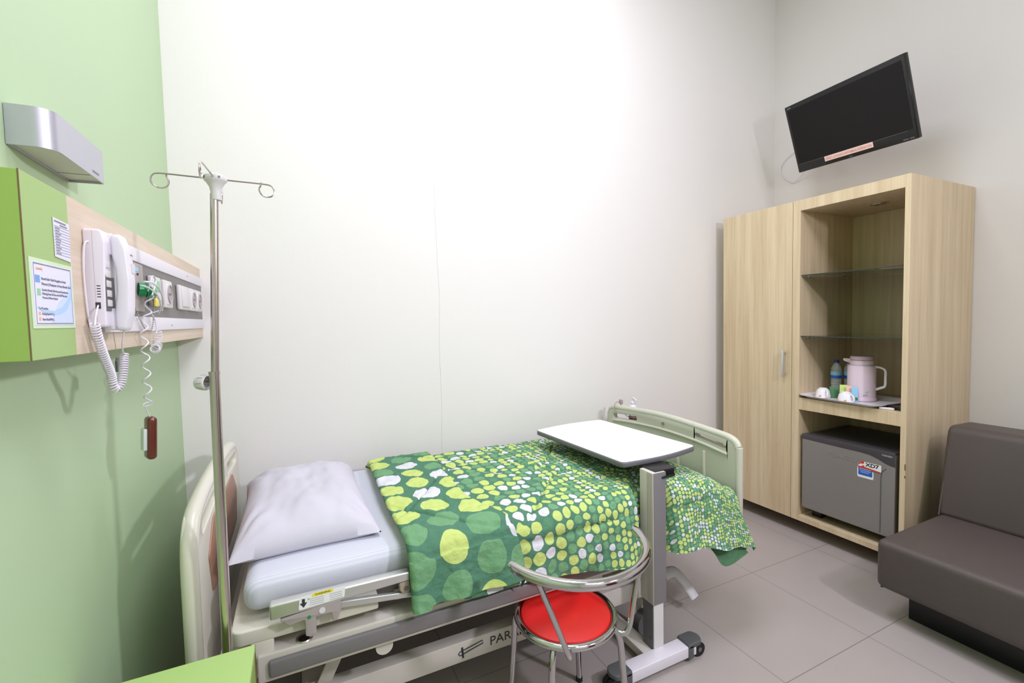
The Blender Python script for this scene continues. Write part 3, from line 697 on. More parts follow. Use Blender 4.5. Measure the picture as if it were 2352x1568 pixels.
# pedal lever at the foot end
pdl = bmesh.new()
prof = [(1.60, 1.72, .215), (1.74, 1.70, .205), (1.775, 1.69, .19), (1.785, 1.655, .14), (1.79, 1.60, .075)]
P_ = spline([(1.64, 1.715, .185), (1.675, 1.71, .195), (1.705, 1.70, .19), (1.73, 1.665, .15), (1.75, 1.615, .09)], 5)
for dy in (0,): tube(P_, .026, 12, bm=pdl, flat=.38)
obj('foot_pedal', pdl, M['white_pl'], bed)
obj('pedal_axle', cyl((1.655, 1.72, .19), (1.655, 2.30, .19), .014), M['frame'], bed)
obj('foot_column', box(1.60, 1.68, 1.95, 2.05, .17, .42, r=.004), M['frame'], bed)
obj('base_foot_plate', box(1.44, 1.70, 1.93, 2.07, .20, .27, r=.004), M['frame'], bed)
# folded side guard
sg = obj('side_guard_bar', plate([rpoly([(-.110, .652), (.298, .664), (.298, .692), (-.110, .697)], .006)], .034, XZ(1.468), bevel=.005), M['alum'], bed, label='silver aluminium guard bar')
obj('guard_hinge', plate([rpoly([(-.088, .648), (-.02, .654), (.083, .664), (.083, .628), (.072, .600), (.058, .602), (.055, .628), (.012, .628), (.012, .578), (-.003, .570), (-.018, .578), (-.018, .628), (-.06, .622), (-.075, .636)], .004)], .022, XZ(1.462), bevel=.003), M['mauve'], bed)
obj('hinge_button', cyl((.030, 1.4495, .644), (.030, 1.46, .644), .009, seg=18), M['white_pl'], bed)
obj('hinge_screw', cyl((-.006, 1.4490, .634), (-.006, 1.46, .634), .005, seg=14), M['emerald'], bed)
obj('guard_arm', plate([rpoly([(.055, .628), (.055, .650), (.42, .600), (.42, .582)], .004)], .016, XZ(1.474), bevel=.003), M['alum'], bed)
obj('guard_end_cap', plate([rpoly([(.262, .660), (.298, .664), (.298, .622), (.276, .618), (.264, .632)], .006)], .03, XZ(1.472), bevel=.004), M['warm_metal'], bed)
obj('cap_bolt', cyl((.284, 1.4545, .638), (.284, 1.46, .638), .007, seg=14), M['dark_grey'], bed)
wl = obj('warning_sticker', plate([rpoly([(-.034, .662), (.094, .668), (.098, .700), (-.030, .699)], .005)], .001, XZ(1.4502)), M['white_print'], bed, label='white warning sticker with yellow heading')
obj('yellow_heading', plate([[(.004, .6935), (.062, .6945), (.064, .7035), (.006, .7035)]], .001, XZ(1.4496)), M['yellow'], wl)
obj('lettering', text_bm('WARNING', .0095, frame_m((.012, 1.4489, .6955), (1, 0, .012), (0, 0, 1)), .0002, sx=.95), M['ink'], wl)
obj('down_arrow', plate([[(-.024, .694), (-.016, .694), (-.016, .682), (-.010, .682), (-.020, .668), (-.030, .682), (-.024, .682)]], .0008, XZ(1.4495)), M['ink'], wl)
for k in range(4):
    for x0_, x1_ in ((-.003, .036), (.052, .088)):
        obj('printed_line', box(x0_, x1_, 1.4492, 1.4498, .6880 - k * .006, .6888 - k * .006), M['print_grey'], wl)
obj('printed_dot', cyl((-.006, 1.4492, .690), (-.006, 1.4500, .690), .003, seg=10), M['print_green'], wl)

# ------------------------------------------------------------------ mattress
mm = bmesh.new()
merge(mm, box(-.185, 1.70, 1.525, 2.475, .634, .742, r=.045, seg=6))
bmesh.ops.subdivide_edges(mm, edges=[e for e in mm.edges if e.calc_length() > .5], cuts=30, use_grid_fill=True)
for v in mm.verts:
    v.co += V((0, 0, .003)) * noise.noise(v.co * 6)
    if v.co.y < 1.75 and v.co.x > .8: v.co.y += .055 * min(1, (v.co.x - .8) / .3)
mt = obj('mattress', mm, M['stripe'])
tag(mt, 'white striped cover mattress lying on the hospital bed', 'mattress')

# ------------------------------------------------------------------ pillow
def pillow():
    bm_ = bmesh.new(); n_ = 56
    def P(a, c, side):
        # outline pinched between the corners, corners drawn out
        hx, hy = .236, .400
        px = a * hx * (1 - .07 * (1 - abs(c) ** 2)) ; py = c * hy * (1 - .045 * (1 - abs(a) ** 2))
        e = max(0., (1 - abs(a) ** 3.2)) ** .50 * max(0., (1 - abs(c) ** 4.0)) ** .50
        if side > 0:
            wr = .014 * noise.noise(V((a * 2.2 + 1, c * 2.6, 0.3))) + .006 * noise.noise(V((a * 6, c * 5, 1.7)))
            # creases radiating from the corners
            for (ca, cc) in ((-1, -1), (1, -1), (-1, 1), (1, 1)):
                dx, dy = a - ca, c - cc; d = math.hypot(dx, dy); th_ = math.atan2(dy, dx)
                wr += .0070 * math.sin(th_ * 13 + ca) * math.exp(-((d - .35) / .28) ** 2)
            z = .020 + e * .112 + wr * e
        else:
            z = .020 - min(1, e * 2.2) * .018
        # near edge lifts a little in the middle
        return V((px, py, z))
    T_ = [[bm_.verts.new(P(-1 + 2 * i / n_, -1 + 2 * j / n_, 1)) for j in range(n_ + 1)] for i in range(n_ + 1)]
    B_ = [[(T_[i][j] if i in (0, n_) or j in (0, n_) else bm_.verts.new(P(-1 + 2 * i / n_, -1 + 2 * j / n_, -1))) for j in range(n_ + 1)] for i in range(n_ + 1)]
    for i in range(n_):
        for j in range(n_):
            bm_.faces.new((T_[i][j], T_[i + 1][j], T_[i + 1][j + 1], T_[i][j + 1]))
            bm_.faces.new((B_[i][j], B_[i][j + 1], B_[i + 1][j + 1], B_[i + 1][j]))
    return bm_
bp_ = pillow()
# a fold-over hem along the near edge
bp_.transform(Matrix.Translation((-.005, 2.035, .739)) @ Matrix.Rotation(.02, 4, 'Z'))
pw = obj('pillow', bp_, M['pillow'], sharp=1.2)
tag(pw, 'plump white pillow lying at the head of the bed', 'pillow')

# ------------------------------------------------------------------ comforter
def lerp_tab(tab, x):
    if x <= tab[0][0]: return tab[0][1]
    for (a, b_), (c, d) in zip(tab, tab[1:]):
        if x <= c: return b_ + (d - b_) * (x - a) / (c - a)
    return tab[-1][1]
def smooth(t): t = max(0., min(1., t)); return t * t * (3 - 2 * t)
HEM = [(.30, .585), (.60, .560), (.78, .545), (.95, .522), (1.15, .500), (1.35, .480), (1.52, .470), (1.68, .455), (1.80, .428), (1.90, .395)]
def ztop(x): return lerp_tab([(.28, .762), (.6, .765), (1.1, .762), (1.45, .760), (1.66, .752), (1.76, .722), (1.88, .650)], x)
def nearY(x): return lerp_tab([(.28, 1.462), (.7, 1.465), (1.0, 1.462), (1.2, 1.462), (1.265, 1.474), (1.312, 1.552), (1.408, 1.552), (1.465, 1.478), (1.68, 1.455), (1.9, 1.440)], x)
def section(x, w_, lift=0.0, hem_extra=0.0, flare=1.0):
    """w_ in metres from the far hem -> (y, z, drop)"""
    zt = ztop(x) + lift; yn = nearY(x) - lift; R_ = .075
    flat = 2.515 - (yn + R_)
    arc = R_ * PI / 2
    if w_ < flat:
        y = 2.515 - w_; z = zt - .050 * smooth((.12 - w_) / .12) + .012 * math.sin((w_ / flat) * PI)
        return y, z, 0.0
    if w_ < flat + arc:
        t = (w_ - flat) / R_
        return yn + R_ - R_ * math.sin(t), zt - R_ + R_ * math.cos(t), 0.0
    d = w_ - flat - arc
    return yn - flare * (.10 * d + .4 * d * d) * (1 - .9 * math.exp(-((x - 1.360) / .06) ** 4)), zt - R_ - d, d
def arc_total(x, hem, lift=0.0):
    return 2.515 - (nearY(x) - lift + .075) + .075 * PI / 2 + (ztop(x) + lift - .075 - hem)
def groove(u, v):
    """quilting seams: depth 0..1"""
    g_ = 0.0
    cur = [v - 1.10 - .01 * math.sin(u * 9),
           v - (.62 + .30 * math.sin(u * 5.2 + .6)),
           v - (.34 + .26 * math.sin(u * 5.2 + 2.9)),
           v - (.86 + .20 * math.sin(u * 6.0 + 4.0))]
    for c_ in cur: g_ = max(g_, math.exp(-(c_ / .010) ** 2))
    return g_
def quilt_mesh():
    bm_ = bmesh.new(); uvl = bm_.loops.layers.uv.new('UVMap')
    def sheet(x0, x1, nx, nv, lift, hemf, mi, ufun, puff, seed, headroll=False):
        G = []
        for i in range(nx + 1):
            x = x0 + (x1(0) - x0) * i / nx if False else None
            row = []
            for j in range(nv + 1):
                t = j / nv
                xr = x1(t); xs = x0(t)
                xx = xs + (xr - xs) * i / nx
                W = arc_total(xx, hemf(xx), lift); w_ = t * W
                y, z, d = section(xx, w_, lift)
                u_ = xx; g_ = groove(u_, w_)
                pf = puff * (.5 + .5 * noise.noise(V((xx * 7 + seed, w_ * 7, 0)))) + puff * .6 * noise.noise(V((xx * 17, w_ * 19 + seed, 2)))
                # fine puckers close to the seams
                pf += .0040 * noise.noise(V((xx * 42, w_ * 42, seed))) + .0018 * noise.noise(V((xx * 90, w_ * 90, seed))) - g_ * .013
                hang = (1 - .9 * math.exp(-((xx - 1.360) / .07) ** 4)) * .012 * noise.noise(V((xx * 9 + seed, 5, 0))) * min(1, d / .08) + .006 * math.sin(xx * 34 + seed) * min(1, d / .10)
                co = V((xx, y, z))
                if d > 0: co.y -= pf * .7 * (1 - .6 * math.exp(-((xx - 1.360) / .07) ** 4)) + hang
                else: co.z += pf
                foot = smooth((xx - 1.70) / .2) * smooth(d / .2)
                co.x += .035 * foot
                row.append((bm_.verts.new(co), (u_, w_)))
            G.append(row)
        for i in range(nx):
            for j in range(nv):
                q_ = (G[i][j], G[i + 1][j], G[i + 1][j + 1], G[i][j + 1])
                f = bm_.faces.new([a[0] for a in q_]); f.material_index = mi
                for lp, a in zip(f.loops, q_): lp[uvl].uv = ufun(*a[1])
        return G
    # main body
    G = sheet(lambda t: .315, lambda t: 1.868 + .012 * math.sin(t * 20), 230, 190, 0.0, lambda x: lerp_tab(HEM, x) + (.0 if x > .72 else -.012) + .006 * math.sin(x * 21), 0, lambda u, v: (u - .56, v), .012, 0.0)
    # turned-back flap with the large rounds
    xe = lambda t: .595 + .012 * math.sin(t * 9) + .10 * smooth((t - .62) / .38)
    F = sheet(lambda t: .300 + .010 * math.sin(t * 7 + 1) , xe, 60, 190, .026, lambda x: .580 - .012 * (x < .36), 1, lambda u, v: (u + .0, v + .055), .012, 4.0)
    # roll joining both layers along the head edge, and the lip along the free edge
    def strip(A, B, outv, n_, mi, uo):
        prev = A
        for k in range(1, n_ + 1):
            cur = []
            for (a, ua), (c, ub) in zip(A, B):
                t = k / n_
                if k == n_: cur.append((c, ub)); continue
                p = a.co.lerp(c.co, t) + V(outv) * math.sin(t * PI)
                cur.append((bm_.verts.new(p), (ua[0] + uo * math.sin(t * PI), ua[1])))
            for j in range(len(A) - 1):
                q_ = (prev[j], prev[j + 1], cur[j + 1], cur[j])
                f = bm_.faces.new([a[0] for a in q_]); f.material_index = mi
                for lp, a in zip(f.loops, q_): lp[uvl].uv = (a[1][0], a[1][1] + .055)
            prev = cur
    strip(F[0], G[0], (-.018, 0, 0), 5, 1, -.02)
    # thickness of the flap free edge
    E0 = F[-1]; low = []
    for (v_, uv_) in E0:
        xx = v_.co.x
        y, z, d = section(xx, uv_[1], .004)
        low.append((bm_.verts.new(V((xx - .006, y, z)) if d <= 0 else V((xx - .006, y + .0, z))), uv_))
    for j in range(len(E0) - 1):
        q_ = (E0[j], E0[j + 1], low[j + 1], low[j]); f = bm_.faces.new([a[0] for a in q_]); f.material_index = 2
        for n_l, (lp, a) in enumerate(zip(f.loops, q_)): lp[uvl].uv = (a[1][0] + (.045 if n_l > 1 else 0), a[1][1] + .055)
    # flap hem: tuck back behind
    for mi, rows in ((1, F), (0, G)):
        E1 = [r_[-1] for r_ in rows]; lw = []
        for (v_, uv_) in E1: lw.append((bm_.verts.new(v_.co + V((0, .016, .006))), uv_))
        for j in range(len(E1) - 1):
            q_ = (E1[j], E1[j + 1], lw[j + 1], lw[j]); f = bm_.faces.new([a[0] for a in q_]); f.material_index = mi
            for lp, a in zip(f.loops, q_): lp[uvl].uv = (a[1][0] - (.56 if mi == 0 else 0), a[1][1])
    # foot edge, tucked down inside the footboard
    E2 = G[-1]; lw = []
    for (v_, uv_) in E2: lw.append((bm_.verts.new(v_.co + V((-.004, .010, -.02))), uv_))
    for j in range(len(E2) - 1):
        q_ = (E2[j], E2[j + 1], lw[j + 1], lw[j]); f = bm_.faces.new([a[0] for a in q_]); f.material_index = 0
        for lp, a in zip(f.loops, q_): lp[uvl].uv = (a[1][0] - .56, a[1][1])
    # turned-under corner hanging below the foot hem, its dark underside showing
    cpts = [(1.655, 1.432, .470), (1.72, 1.424, .452), (1.80, 1.415, .430), (1.885, 1.402, .400)]
    dn = [(1.665, 1.425, .430), (1.705, 1.418, .368), (1.760, 1.412, .358), (1.860, 1.402, .395)]
    A = spline(cpts, 8); B = spline(dn, 8); rws = []
    for k in range(9):
        t = k / 8
        rws.append([bm_.verts.new(a.lerp(c, t) + V((0, .012 * math.sin(t * PI) + .02 * (1 - t), 0))) for a, c in zip(A, B)])
    for k in range(8):
        for j in range(len(A) - 1):
            f = bm_.faces.new((rws[k][j], rws[k][j + 1], rws[k + 1][j + 1], rws[k + 1][j])); f.material_index = 2
    return bm_
cm = quilt_mesh()
cf_ = obj('comforter', cm, None, mats=[M['dots'], M['dots_big'], M['dots_dark']], sharp=1.6)
tag(cf_, 'green quilted comforter with white and lime dots over the bed', 'comforter')

# ------------------------------------------------------------------ overbed table
TZ = .872
tb = thing('overbed_table', 'white topped overbed table on one column reaching over the bed', 'table', (1.36, 1.49, 0))
ang = math.atan2(.053, .73)
mtop = Matrix.Translation((1.466, 1.925, TZ - .012)) @ Matrix.Rotation(ang, 4, 'Z')
hx, hy = .238, .352
def bowed(hx_, hy_, bow, r):
    pts_ = []
    n_ = 10
    base = [(-hx_, -hy_ )] + [(-hx_ + 2 * hx_ * k / n_, -hy_ - bow * math.sin(PI * k / n_)) for k in range(1, n_)] + [(hx_, -hy_), (hx_, hy_)] + [(hx_ - 2 * hx_ * k / n_, hy_ + bow * math.sin(PI * k / n_)) for k in range(1, n_)] + [(-hx_, hy_)]
    rr = [r] + [0] * (n_ - 1) + [r, r] + [0] * (n_ - 1) + [r]
    return rpoly(base, rr, 8)
# corner radius must stay shorter than the first bow segment
top = obj('edge_band', plate([bowed(hx, hy, .024, .024)], .026, mtop, bevel=.008), M['dark_grey'], tb, label='dark grey rubber edge')
obj('tabletop', plate([bowed(hx - .004, hy - .004, .024, .022)], .003, mtop @ Matrix.Translation((0, 0, .0125)), bevel=.001), M['table_top'], tb)
col = obj('column', box(1.325, 1.394, 1.447, 1.530, .27, .846, r=.003), M['frame'], tb)
obj('grey_face', box(1.3275, 1.3955, 1.4455, 1.449, .272, .845, r=.001), M['rail_grey'], col, label='grey column face')
for k in range(4): obj('groove', box(1.3238, 1.3262, 1.452 + k * .009, 1.4545 + k * .009, .275, .843), M['mauve'], col)
lw_ = obj('inner_column', box(1.331, 1.386, 1.453, 1.522, .065, .275, r=.002), M['grey_pl'], tb)
obj('column_side_plate', box(1.3285, 1.3325, 1.456, 1.519, .068, .275, r=.001), M['dark_grey'], lw_)
obj('bolt', cyl((1.3265, 1.472, .115), (1.331, 1.472, .115), .007, seg=14), M['charcoal'], lw_)
obj('mounting_block', box(1.345, 1.465, 1.455, 1.58, .846, .8495, r=.001), M['black'], tb)
lv = plate([rpoly([(1.372, 1.440), (1.462, 1.440), (1.462, 1.515), (1.372, 1.515)], [.006, .03, .03, .006])], .010, Matrix.Translation((0, 0, .822)), bevel=.004)
box(1.396, 1.448, 1.45, 1.505, .825, .847, bm=lv)
obj('release_lever', lv, M['black'], tb)
bar = obj('foot_bar', box(1.115, 1.520, 1.396, 1.460, .024, .072, r=.003), M['white_pl'], tb)
for sx_, x0_ in ((-1, 1.163), (1, 1.472)):
    out = rpoly([(0, -.036), (.075, -.036), (.095, 0), (.075, .036), (0, .036)], [.006, .025, .03, .025, .006])
    if sx_ < 0: out = [(-p[0], p[1]) for p in out][::-1]
    cpb = plate([out], .022, Matrix.Translation((x0_, 1.428, .072)), bevel=.005)
    box(min(x0_, x0_ + sx_ * .03), max(x0_, x0_ + sx_ * .03), 1.392, 1.464, .016, .075, r=.003, bm=cpb)
    cp = obj('end_cap', cpb, M['charcoal'], tb)
    wx = x0_ + sx_ * .078
    for dy in (-.013, .013):
        obj('wheel', cyl((wx, 1.428 + dy - .010, .030), (wx, 1.428 + dy + .010, .030), .030, seg=28), M['rubber'], cp)
    obj('hub', cyl((wx, 1.403, .030), (wx, 1.453, .030), .010, seg=16), M['dark_grey'], cp)
obj('base_rail', box(1.282, 1.350, 1.46, 2.22, .030, .066, r=.003), M['frame'], tb)
obj('rear_foot_bar', box(1.12, 1.51, 2.22, 2.27, .030, .066, r=.003), M['white_pl'], tb)
for wx in (1.14, 1.49): obj('rear_wheel', cyl((wx, 2.235, .025), (wx, 2.257, .025), .025), M['rubber'], tb)

# ------------------------------------------------------------------ red chrome chair
CX, CY = .838, 1.372
ch = thing('chrome_chair', 'chrome tube chair with round red seat beside the bed', 'chair', (CX, CY, 0))
obj('seat', lathe([(0, .430), (.155, .430), (.163, .436), (.164, .444), (.160, .451), (.145, .455), (.10, .458), (0, .459)], (CX, CY, -.009), 64), M['red'], ch, label='round red vinyl cushion')
circ = lambda r, z, n_=72: [(CX + r * math.cos(2 * PI * k / n_), CY + r * math.sin(2 * PI * k / n_), z) for k in range(n_)]
obj('seat_ring', tube(circ(.175, .433), .0125, 14, closed=True), M['chrome'], ch)
# curved back rail, open towards the bed
bx, by, br, bz = .853, 1.352, .262, .705
arcp = []
for k in range(41):
    a = math.radians(190 + 162 * k / 40)
    arcp.append((bx + br * math.cos(a), by + br * math.sin(a), bz + .004 * math.cos(a * 2)))
obj('back_rail', tube(arcp, [.012 + .0055 * min(1, min(k, 40 - k) / 2 + .5) for k in range(41)], 18), M['chrome'], ch)
def strut(top_, low_, inn, end):
    return tube(spline([top_, V(top_).lerp(V(low_), .35), V(top_).lerp(V(low_), .75), low_, inn, end], 8), .0098, 12)
obj('back_strut', strut((.640, 1.212, .698), (.742, 1.195, .425), (.756, 1.222, .405), (.765, 1.262, .424)), M['chrome'], ch)
obj('back_strut', strut((1.083, 1.232, .698), (1.008, 1.222, .430), (.985, 1.228, .402), (.945, 1.262, .424)), M['chrome'], ch)
for sx_, sy_ in ((-1, 1), (-1, -1), (1, -1), (1, 1)):
    d = V((sx_, sy_, 0)).normalized()
    c_ = V((CX, CY, 0))
    pth = spline([c_ + d * .10 + V((0, 0, .424)), c_ + d * .15 + V((0, 0, .424)), c_ + d * .182 + V((0, 0, .408)), c_ + d * .196 + V((0, 0, .365)), c_ + d * .205 + V((0, 0, .25)), c_ + d * .226 + V((0, 0, .012))], 8)
    lg = obj('leg', tube(pth, .0115, 14), M['chrome'], ch)
    obj('rubber_foot', cyl(c_ + d * .2265 + V((0, 0, 0)), c_ + d * .2255 + V((0, 0, .018)), .0135, seg=18), M['rubber'], lg)

# ------------------------------------------------------------------ bedside cabinet (lime)
bc = thing('bedside_cabinet', 'lime green bedside cabinet in the bottom left corner beside bed', 'cabinet', (-.32, 1.12, 0))
BX0, BX1, BYa, BYb, BZ = -.515, -.141, .86, 1.366, .65
obj('carcass', box(BX0, BX1 - .002, BYa, BYb, .06, BZ - .018, r=.001, seg=1), M['lime_deep'], bc)
obj('top_board', box(BX0, BX1, BYa - .002, BYb + .002, BZ - .018, BZ, r=.001, seg=1), M['lime'], bc)
obj('edge_band', box(BX1 - .002, BX1 + .0006, BYb - .0010, BYb + .0024, .06, BZ - .001), M['edge_brown'], bc)
obj('plinth', box(BX0 + .02, BX1 - .03, BYa + .03, BYb - .02, 0, .06), M['black'], bc)
obj('drawer_front', box(BX0 + .01, BX1 - .01, BYa - .018, BYa, .42, BZ - .03, r=.001, seg=1), M['lime'], bc)

# ------------------------------------------------------------------ IV pole
ivt = thing('iv_pole', 'chrome drip pole with four hooks standing at bed head', 'drip stand', (-.215, 1.44, .25))
JB, JM, JT = V((-.2175, 1.44, .25)), V((-.2098, 1.44, 1.384)), V((-.188, 1.44, 1.86))
obj('lower_tube', cyl(JB, JM, .0128, seg=28), M['steel'], ivt)
obj('upper_tube', cyl(JM - V((0, 0, .05)), JT, .0100, seg=28), M['steel'], ivt)
obj('collar', cyl(JM - V((0, 0, .006)), JM + V((0, 0, .0035)), .0136, seg=28), M['steel'], ivt)
obj('bed_bracket', box(-.245, -.18, 1.44, 1.529, .43, .50, r=.004), M['frame'], ivt)
kd = V((-.93, .50, 0)).normalized(); kp = V((-.2105, 1.444, 1.357))
kn = cyl(kp + kd * .008, kp + kd * .032, .0045, seg=14)
obj('knob_stem', kn, M['steel'], ivt)
prof = [(.0045, .010), (.0160, .010), (.0168, .0005), (.0180, -.0015), (.0195, .000), (.0205, .004), (.0200, .018), (.0178, .027), (.0120, .032), (0, .033)]
kb2 = bmesh.new(); lathe(prof, (0, 0, 0), 32, kb2); kb2.transform(Matrix.Translation(kp + kd * .020) @ kd.to_track_quat('Z', 'Y').to_matrix().to_4x4())
kob = obj('clamp_knob', kb2, M['grey_pl'], ivt)
for k in range(8):
    a = 2 * PI * k / 8; q_ = Matrix.Translation(kp + kd * .020) @ kd.to_track_quat('Z', 'Y').to_matrix().to_4x4()
    obj('knob_ridge', cyl(q_ @ V((.0203 * math.cos(a), .0203 * math.sin(a), .004)), q_ @ V((.0197 * math.cos(a), .0197 * math.sin(a), .019)), .0012, seg=6), M['mauve'], kob)
HC = V((-.184, 1.44, 1.892))
hubm = lathe([(0, -.048), (.0125, -.048), (.0130, -.046), (.0128, -.026), (.015, -.014), (.022, -.002), (.0265, .002), (.0275, .006), (.0265, .014), (.021, .018), (0, .0195)], HC, 36)
hub = obj('hook_hub', hubm, M['grey_pl'], ivt)
th0 = math.radians(12)
for k, (a, ln) in enumerate(((PI + .06, .112), (.06, .112), (PI / 2 + .06, .112), (-PI / 2 - .06, .125))):
    d = V((math.cos(a), math.sin(a), 0))
    P0_ = HC + V((0, 0, .008))
    up_ = V((0, 0, 1)); side = d.cross(up_)
    pts_ = [P0_ + d * .022, P0_ + d * .06, P0_ + d * ln]
    cc = P0_ + d * (ln + .008) + V((0, 0, -.018))
    for q in range(1, 13):
        t = PI / 2 - q * (PI * 1.72) / 12
        pts_.append(cc + d * (.0185 * math.cos(t)) + up_ * (.018 * math.sin(t)) + side * .0007 * q)
    pts_.append(pts_[-1] + up_ * .008 + d * .001)
    obj('hook', tube(spline(pts_, 3), .0021, 8), M['steel'], ivt)
    hx_ = P0_ + d * .0352 + V((0, 0, -.001))
    a2 = a + .5; d2 = V((math.cos(a2), math.sin(a2), 0))
    obj('hub_hole', cyl(P0_ + d2 * .0262, P0_ + d2 * .0279, .0032, seg=10), M['black'], hub)

# ------------------------------------------------------------------ wall lamp on the green wall
lp = thing('wall_lamp', 'brushed aluminium box wall lamp high on the green wall', 'wall lamp', (XG, 1.40, 1.885))
outer = rpoly([(XG + .001, 1.270), (-.442, 1.266), (-.442, 1.540), (XG + .001, 1.546)], [0, .034, .010, 0], 10)
inner = rpoly([(XG + .004, 1.274), (-.446, 1.270), (-.446, 1.536), (XG + .004, 1.542)], [0, .031, .008, 0], 10)
obj('cover', plate([outer, inner[::-1]], .081, Matrix.Translation((0, 0, 1.9255))), M['brushed'], lp)
obj('diffuser', plate([inner], .004, Matrix.Translation((0, 0, 1.893))), M['frost'], lp)
obj('upper_diffuser', plate([inner], .004, Matrix.Translation((0, 0, 1.958))), M['frost'], lp)
obj('divider', box(XG + .004, -.447, 1.478, 1.481, 1.8905, 1.8915), M['dark_grey'], lp)
obj('printed_mark', box(-.4421, -.4412, 1.462, 1.498, 1.896, 1.900), M['print_grey'], lp)

# ------------------------------------------------------------------ bed head service panel
XPn = -.416
pn = thing('service_panel', 'lime and pale wood bed head panel along the green wall', 'wall panel', (XG, 1.82, 1.455))
ZP0, ZP1 = 1.456, 1.782
obj('lime_section', box(XG + .001, XPn, 1.053, 1.228, ZP0, ZP1, r=.001, seg=1), M['lime_shaded'], pn, label='lime green panel section')
obj('end_face', box(XG + .001, XPn - .001, 1.0515, 1.0528, ZP0 + .001, ZP1 - .001), M['lime_deep'], pn, label='deeper green end face')
obj('edge_strip', box(XPn - .0012, XPn + .0005, 1.0510, 1.0530, ZP0, ZP1), M['edge_brown'], pn)
obj('wood_section', box(XG + .001, XPn, 1.2285, YB - .001, ZP0, ZP1, r=.001, seg=1), M['wood_h'], pn, label='pale maple panel section')
xf = XPn
gp = obj('grey_channel', box(xf, xf + .004, 1.38, 2.585, 1.540, 1.698), M['mid_grey'], pn, label='grey centre channel')
obj('white_trunking', box(xf, xf + .008, 1.36, 2.59, 1.696, 1.735, r=.002), M['white_pl'], pn)
obj('white_trunking', box(xf, xf + .008, 1.36, 2.59, 1.499, 1.541, r=.002), M['white_pl'], pn)
for yy, zz in ((2.28, 1.717), (1.98, 1.515)): obj('trunking_screw', cyl((xf + .007, yy, zz), (xf + .0090, yy, zz), .0022, seg=8), M['ink'], pn)
def YP(x): return frame_m((x, 0, 0), (0, 1, 0), (0, 0, 1))   # plane facing +X when depth grows outward
def socket(y0, y1, z0, z1, kind, label):
    t = thing('wall_socket' if kind == 'socket' else ('light_switch' if kind == 'switch' else 'room_thermostat'), label, kind, (xf + .004, (y0 + y1) / 2, z0), group='switches and sockets on the bed head panel')
    obj('frame', box(xf + .004, xf + .018, y0, y1, z0, z1, r=.005), M['grey_pl'], t)
    cy_, cz_ = (y0 + y1) / 2, (z0 + z1) / 2
    if kind == 'socket':
        obj('plate', box(xf + .017, xf + .0205, y0 + .015, y1 - .015, z0 + .012, z1 - .012, r=.001), M['white_pl'], t)
        r_ = min(y1 - y0, z1 - z0) * .32
        b2 = lathe([(0, 0), (r_ * .92, 0), (r_, .003), (r_ * 1.06, .003), (r_ * 1.08, 0)], (0, 0, 0), 32); b2.transform(Matrix.Translation((xf + .0207, cy_, cz_)) @ Matrix.Rotation(PI / 2, 4, 'Y'))
        well = obj('socket_well', b2, M['mauve'], t)
        for dy in (-.010, .010): obj('pin_hole', cyl((xf + .0205, cy_ + dy, cz_), (xf + .0215, cy_ + dy, cz_), .0035, seg=10), M['ink'], well)
    elif kind == 'switch':
        obj('rocker', box(xf + .017, xf + .023, y0 + .018, y1 - .018, z0 + .012, z1 - .012, r=.002), M['grey_pl'], t)
    else:
        obj('display', box(xf + .017, xf + .0195, y0 + .02, y1 - .02, z0 + .045, z1 - .012, r=.001), M['print_green'], t)
        obj('key_row', box(xf + .017, xf + .0195, y0 + .02, y1 - .02, z0 + .012, z0 + .034, r=.001), M['grey_pl'], t)
socket(1.725, 1.822, 1.576, 1.668, 'thermostat', 'small thermostat with pale green display behind the green plug')
socket(1.865, 1.965, 1.574, 1.668, 'socket', 'round wall socket standing alone right of the thermostat')
socket(2.085, 2.235, 1.574, 1.668, 'switch', 'wide blank rocker switch in the middle of the panel')
socket(2.262, 2.372, 1.574, 1.668, 'socket', 'wall socket between the wide switch and the last socket')
socket(2.385, 2.495, 1.574, 1.668, 'socket', 'last wall socket nearest the white wall corner')
# nurse call plate with green plug
nc = thing('nurse_call_unit', 'metal nurse call plate with green plug behind the phone', 'call unit', (xf + .004, 1.60, 1.555))
obj('plate', box(xf + .004, xf + .010, 1.555, 1.668, 1.555, 1.692, r=.002), M['mauve'], nc)
obj('blue_tag', box(xf + .0095, xf + .0105, 1.575, 1.625, 1.668, 1.680), M['sky'], nc)
obj('call_lamp', cyl((xf + .010, 1.612, 1.66), (xf + .013, 1.612, 1.66), .003, seg=10), M['ink'], nc)
gpl = obj('green_plug', cyl((xf + .010, 1.612, 1.618), (xf + .026, 1.620, 1.616), .019, seg=24), M['emerald'], nc, label='bright green round plug')
obj('plug_collar', cyl((xf + .026, 1.620, 1.616), (xf + .030, 1.622, 1.616), .021, seg=24), M['emerald'], nc)
gb = bmesh.new(); cyl((xf + .022, 1.638, 1.615), (xf + .024, 1.668, 1.612), .0165, bm=gb); obj('green_body', gb, M['emerald'], nc)
obj('plug_tip', cyl((xf + .024, 1.668, 1.612), (xf + .026, 1.695, 1.603), .012, .008), M['black'], nc)
obj('yellow_tag', box(xf + .028, xf + .031, 1.69, 1.72, 1.572, 1.600, r=.001), M['yellow'], nc)

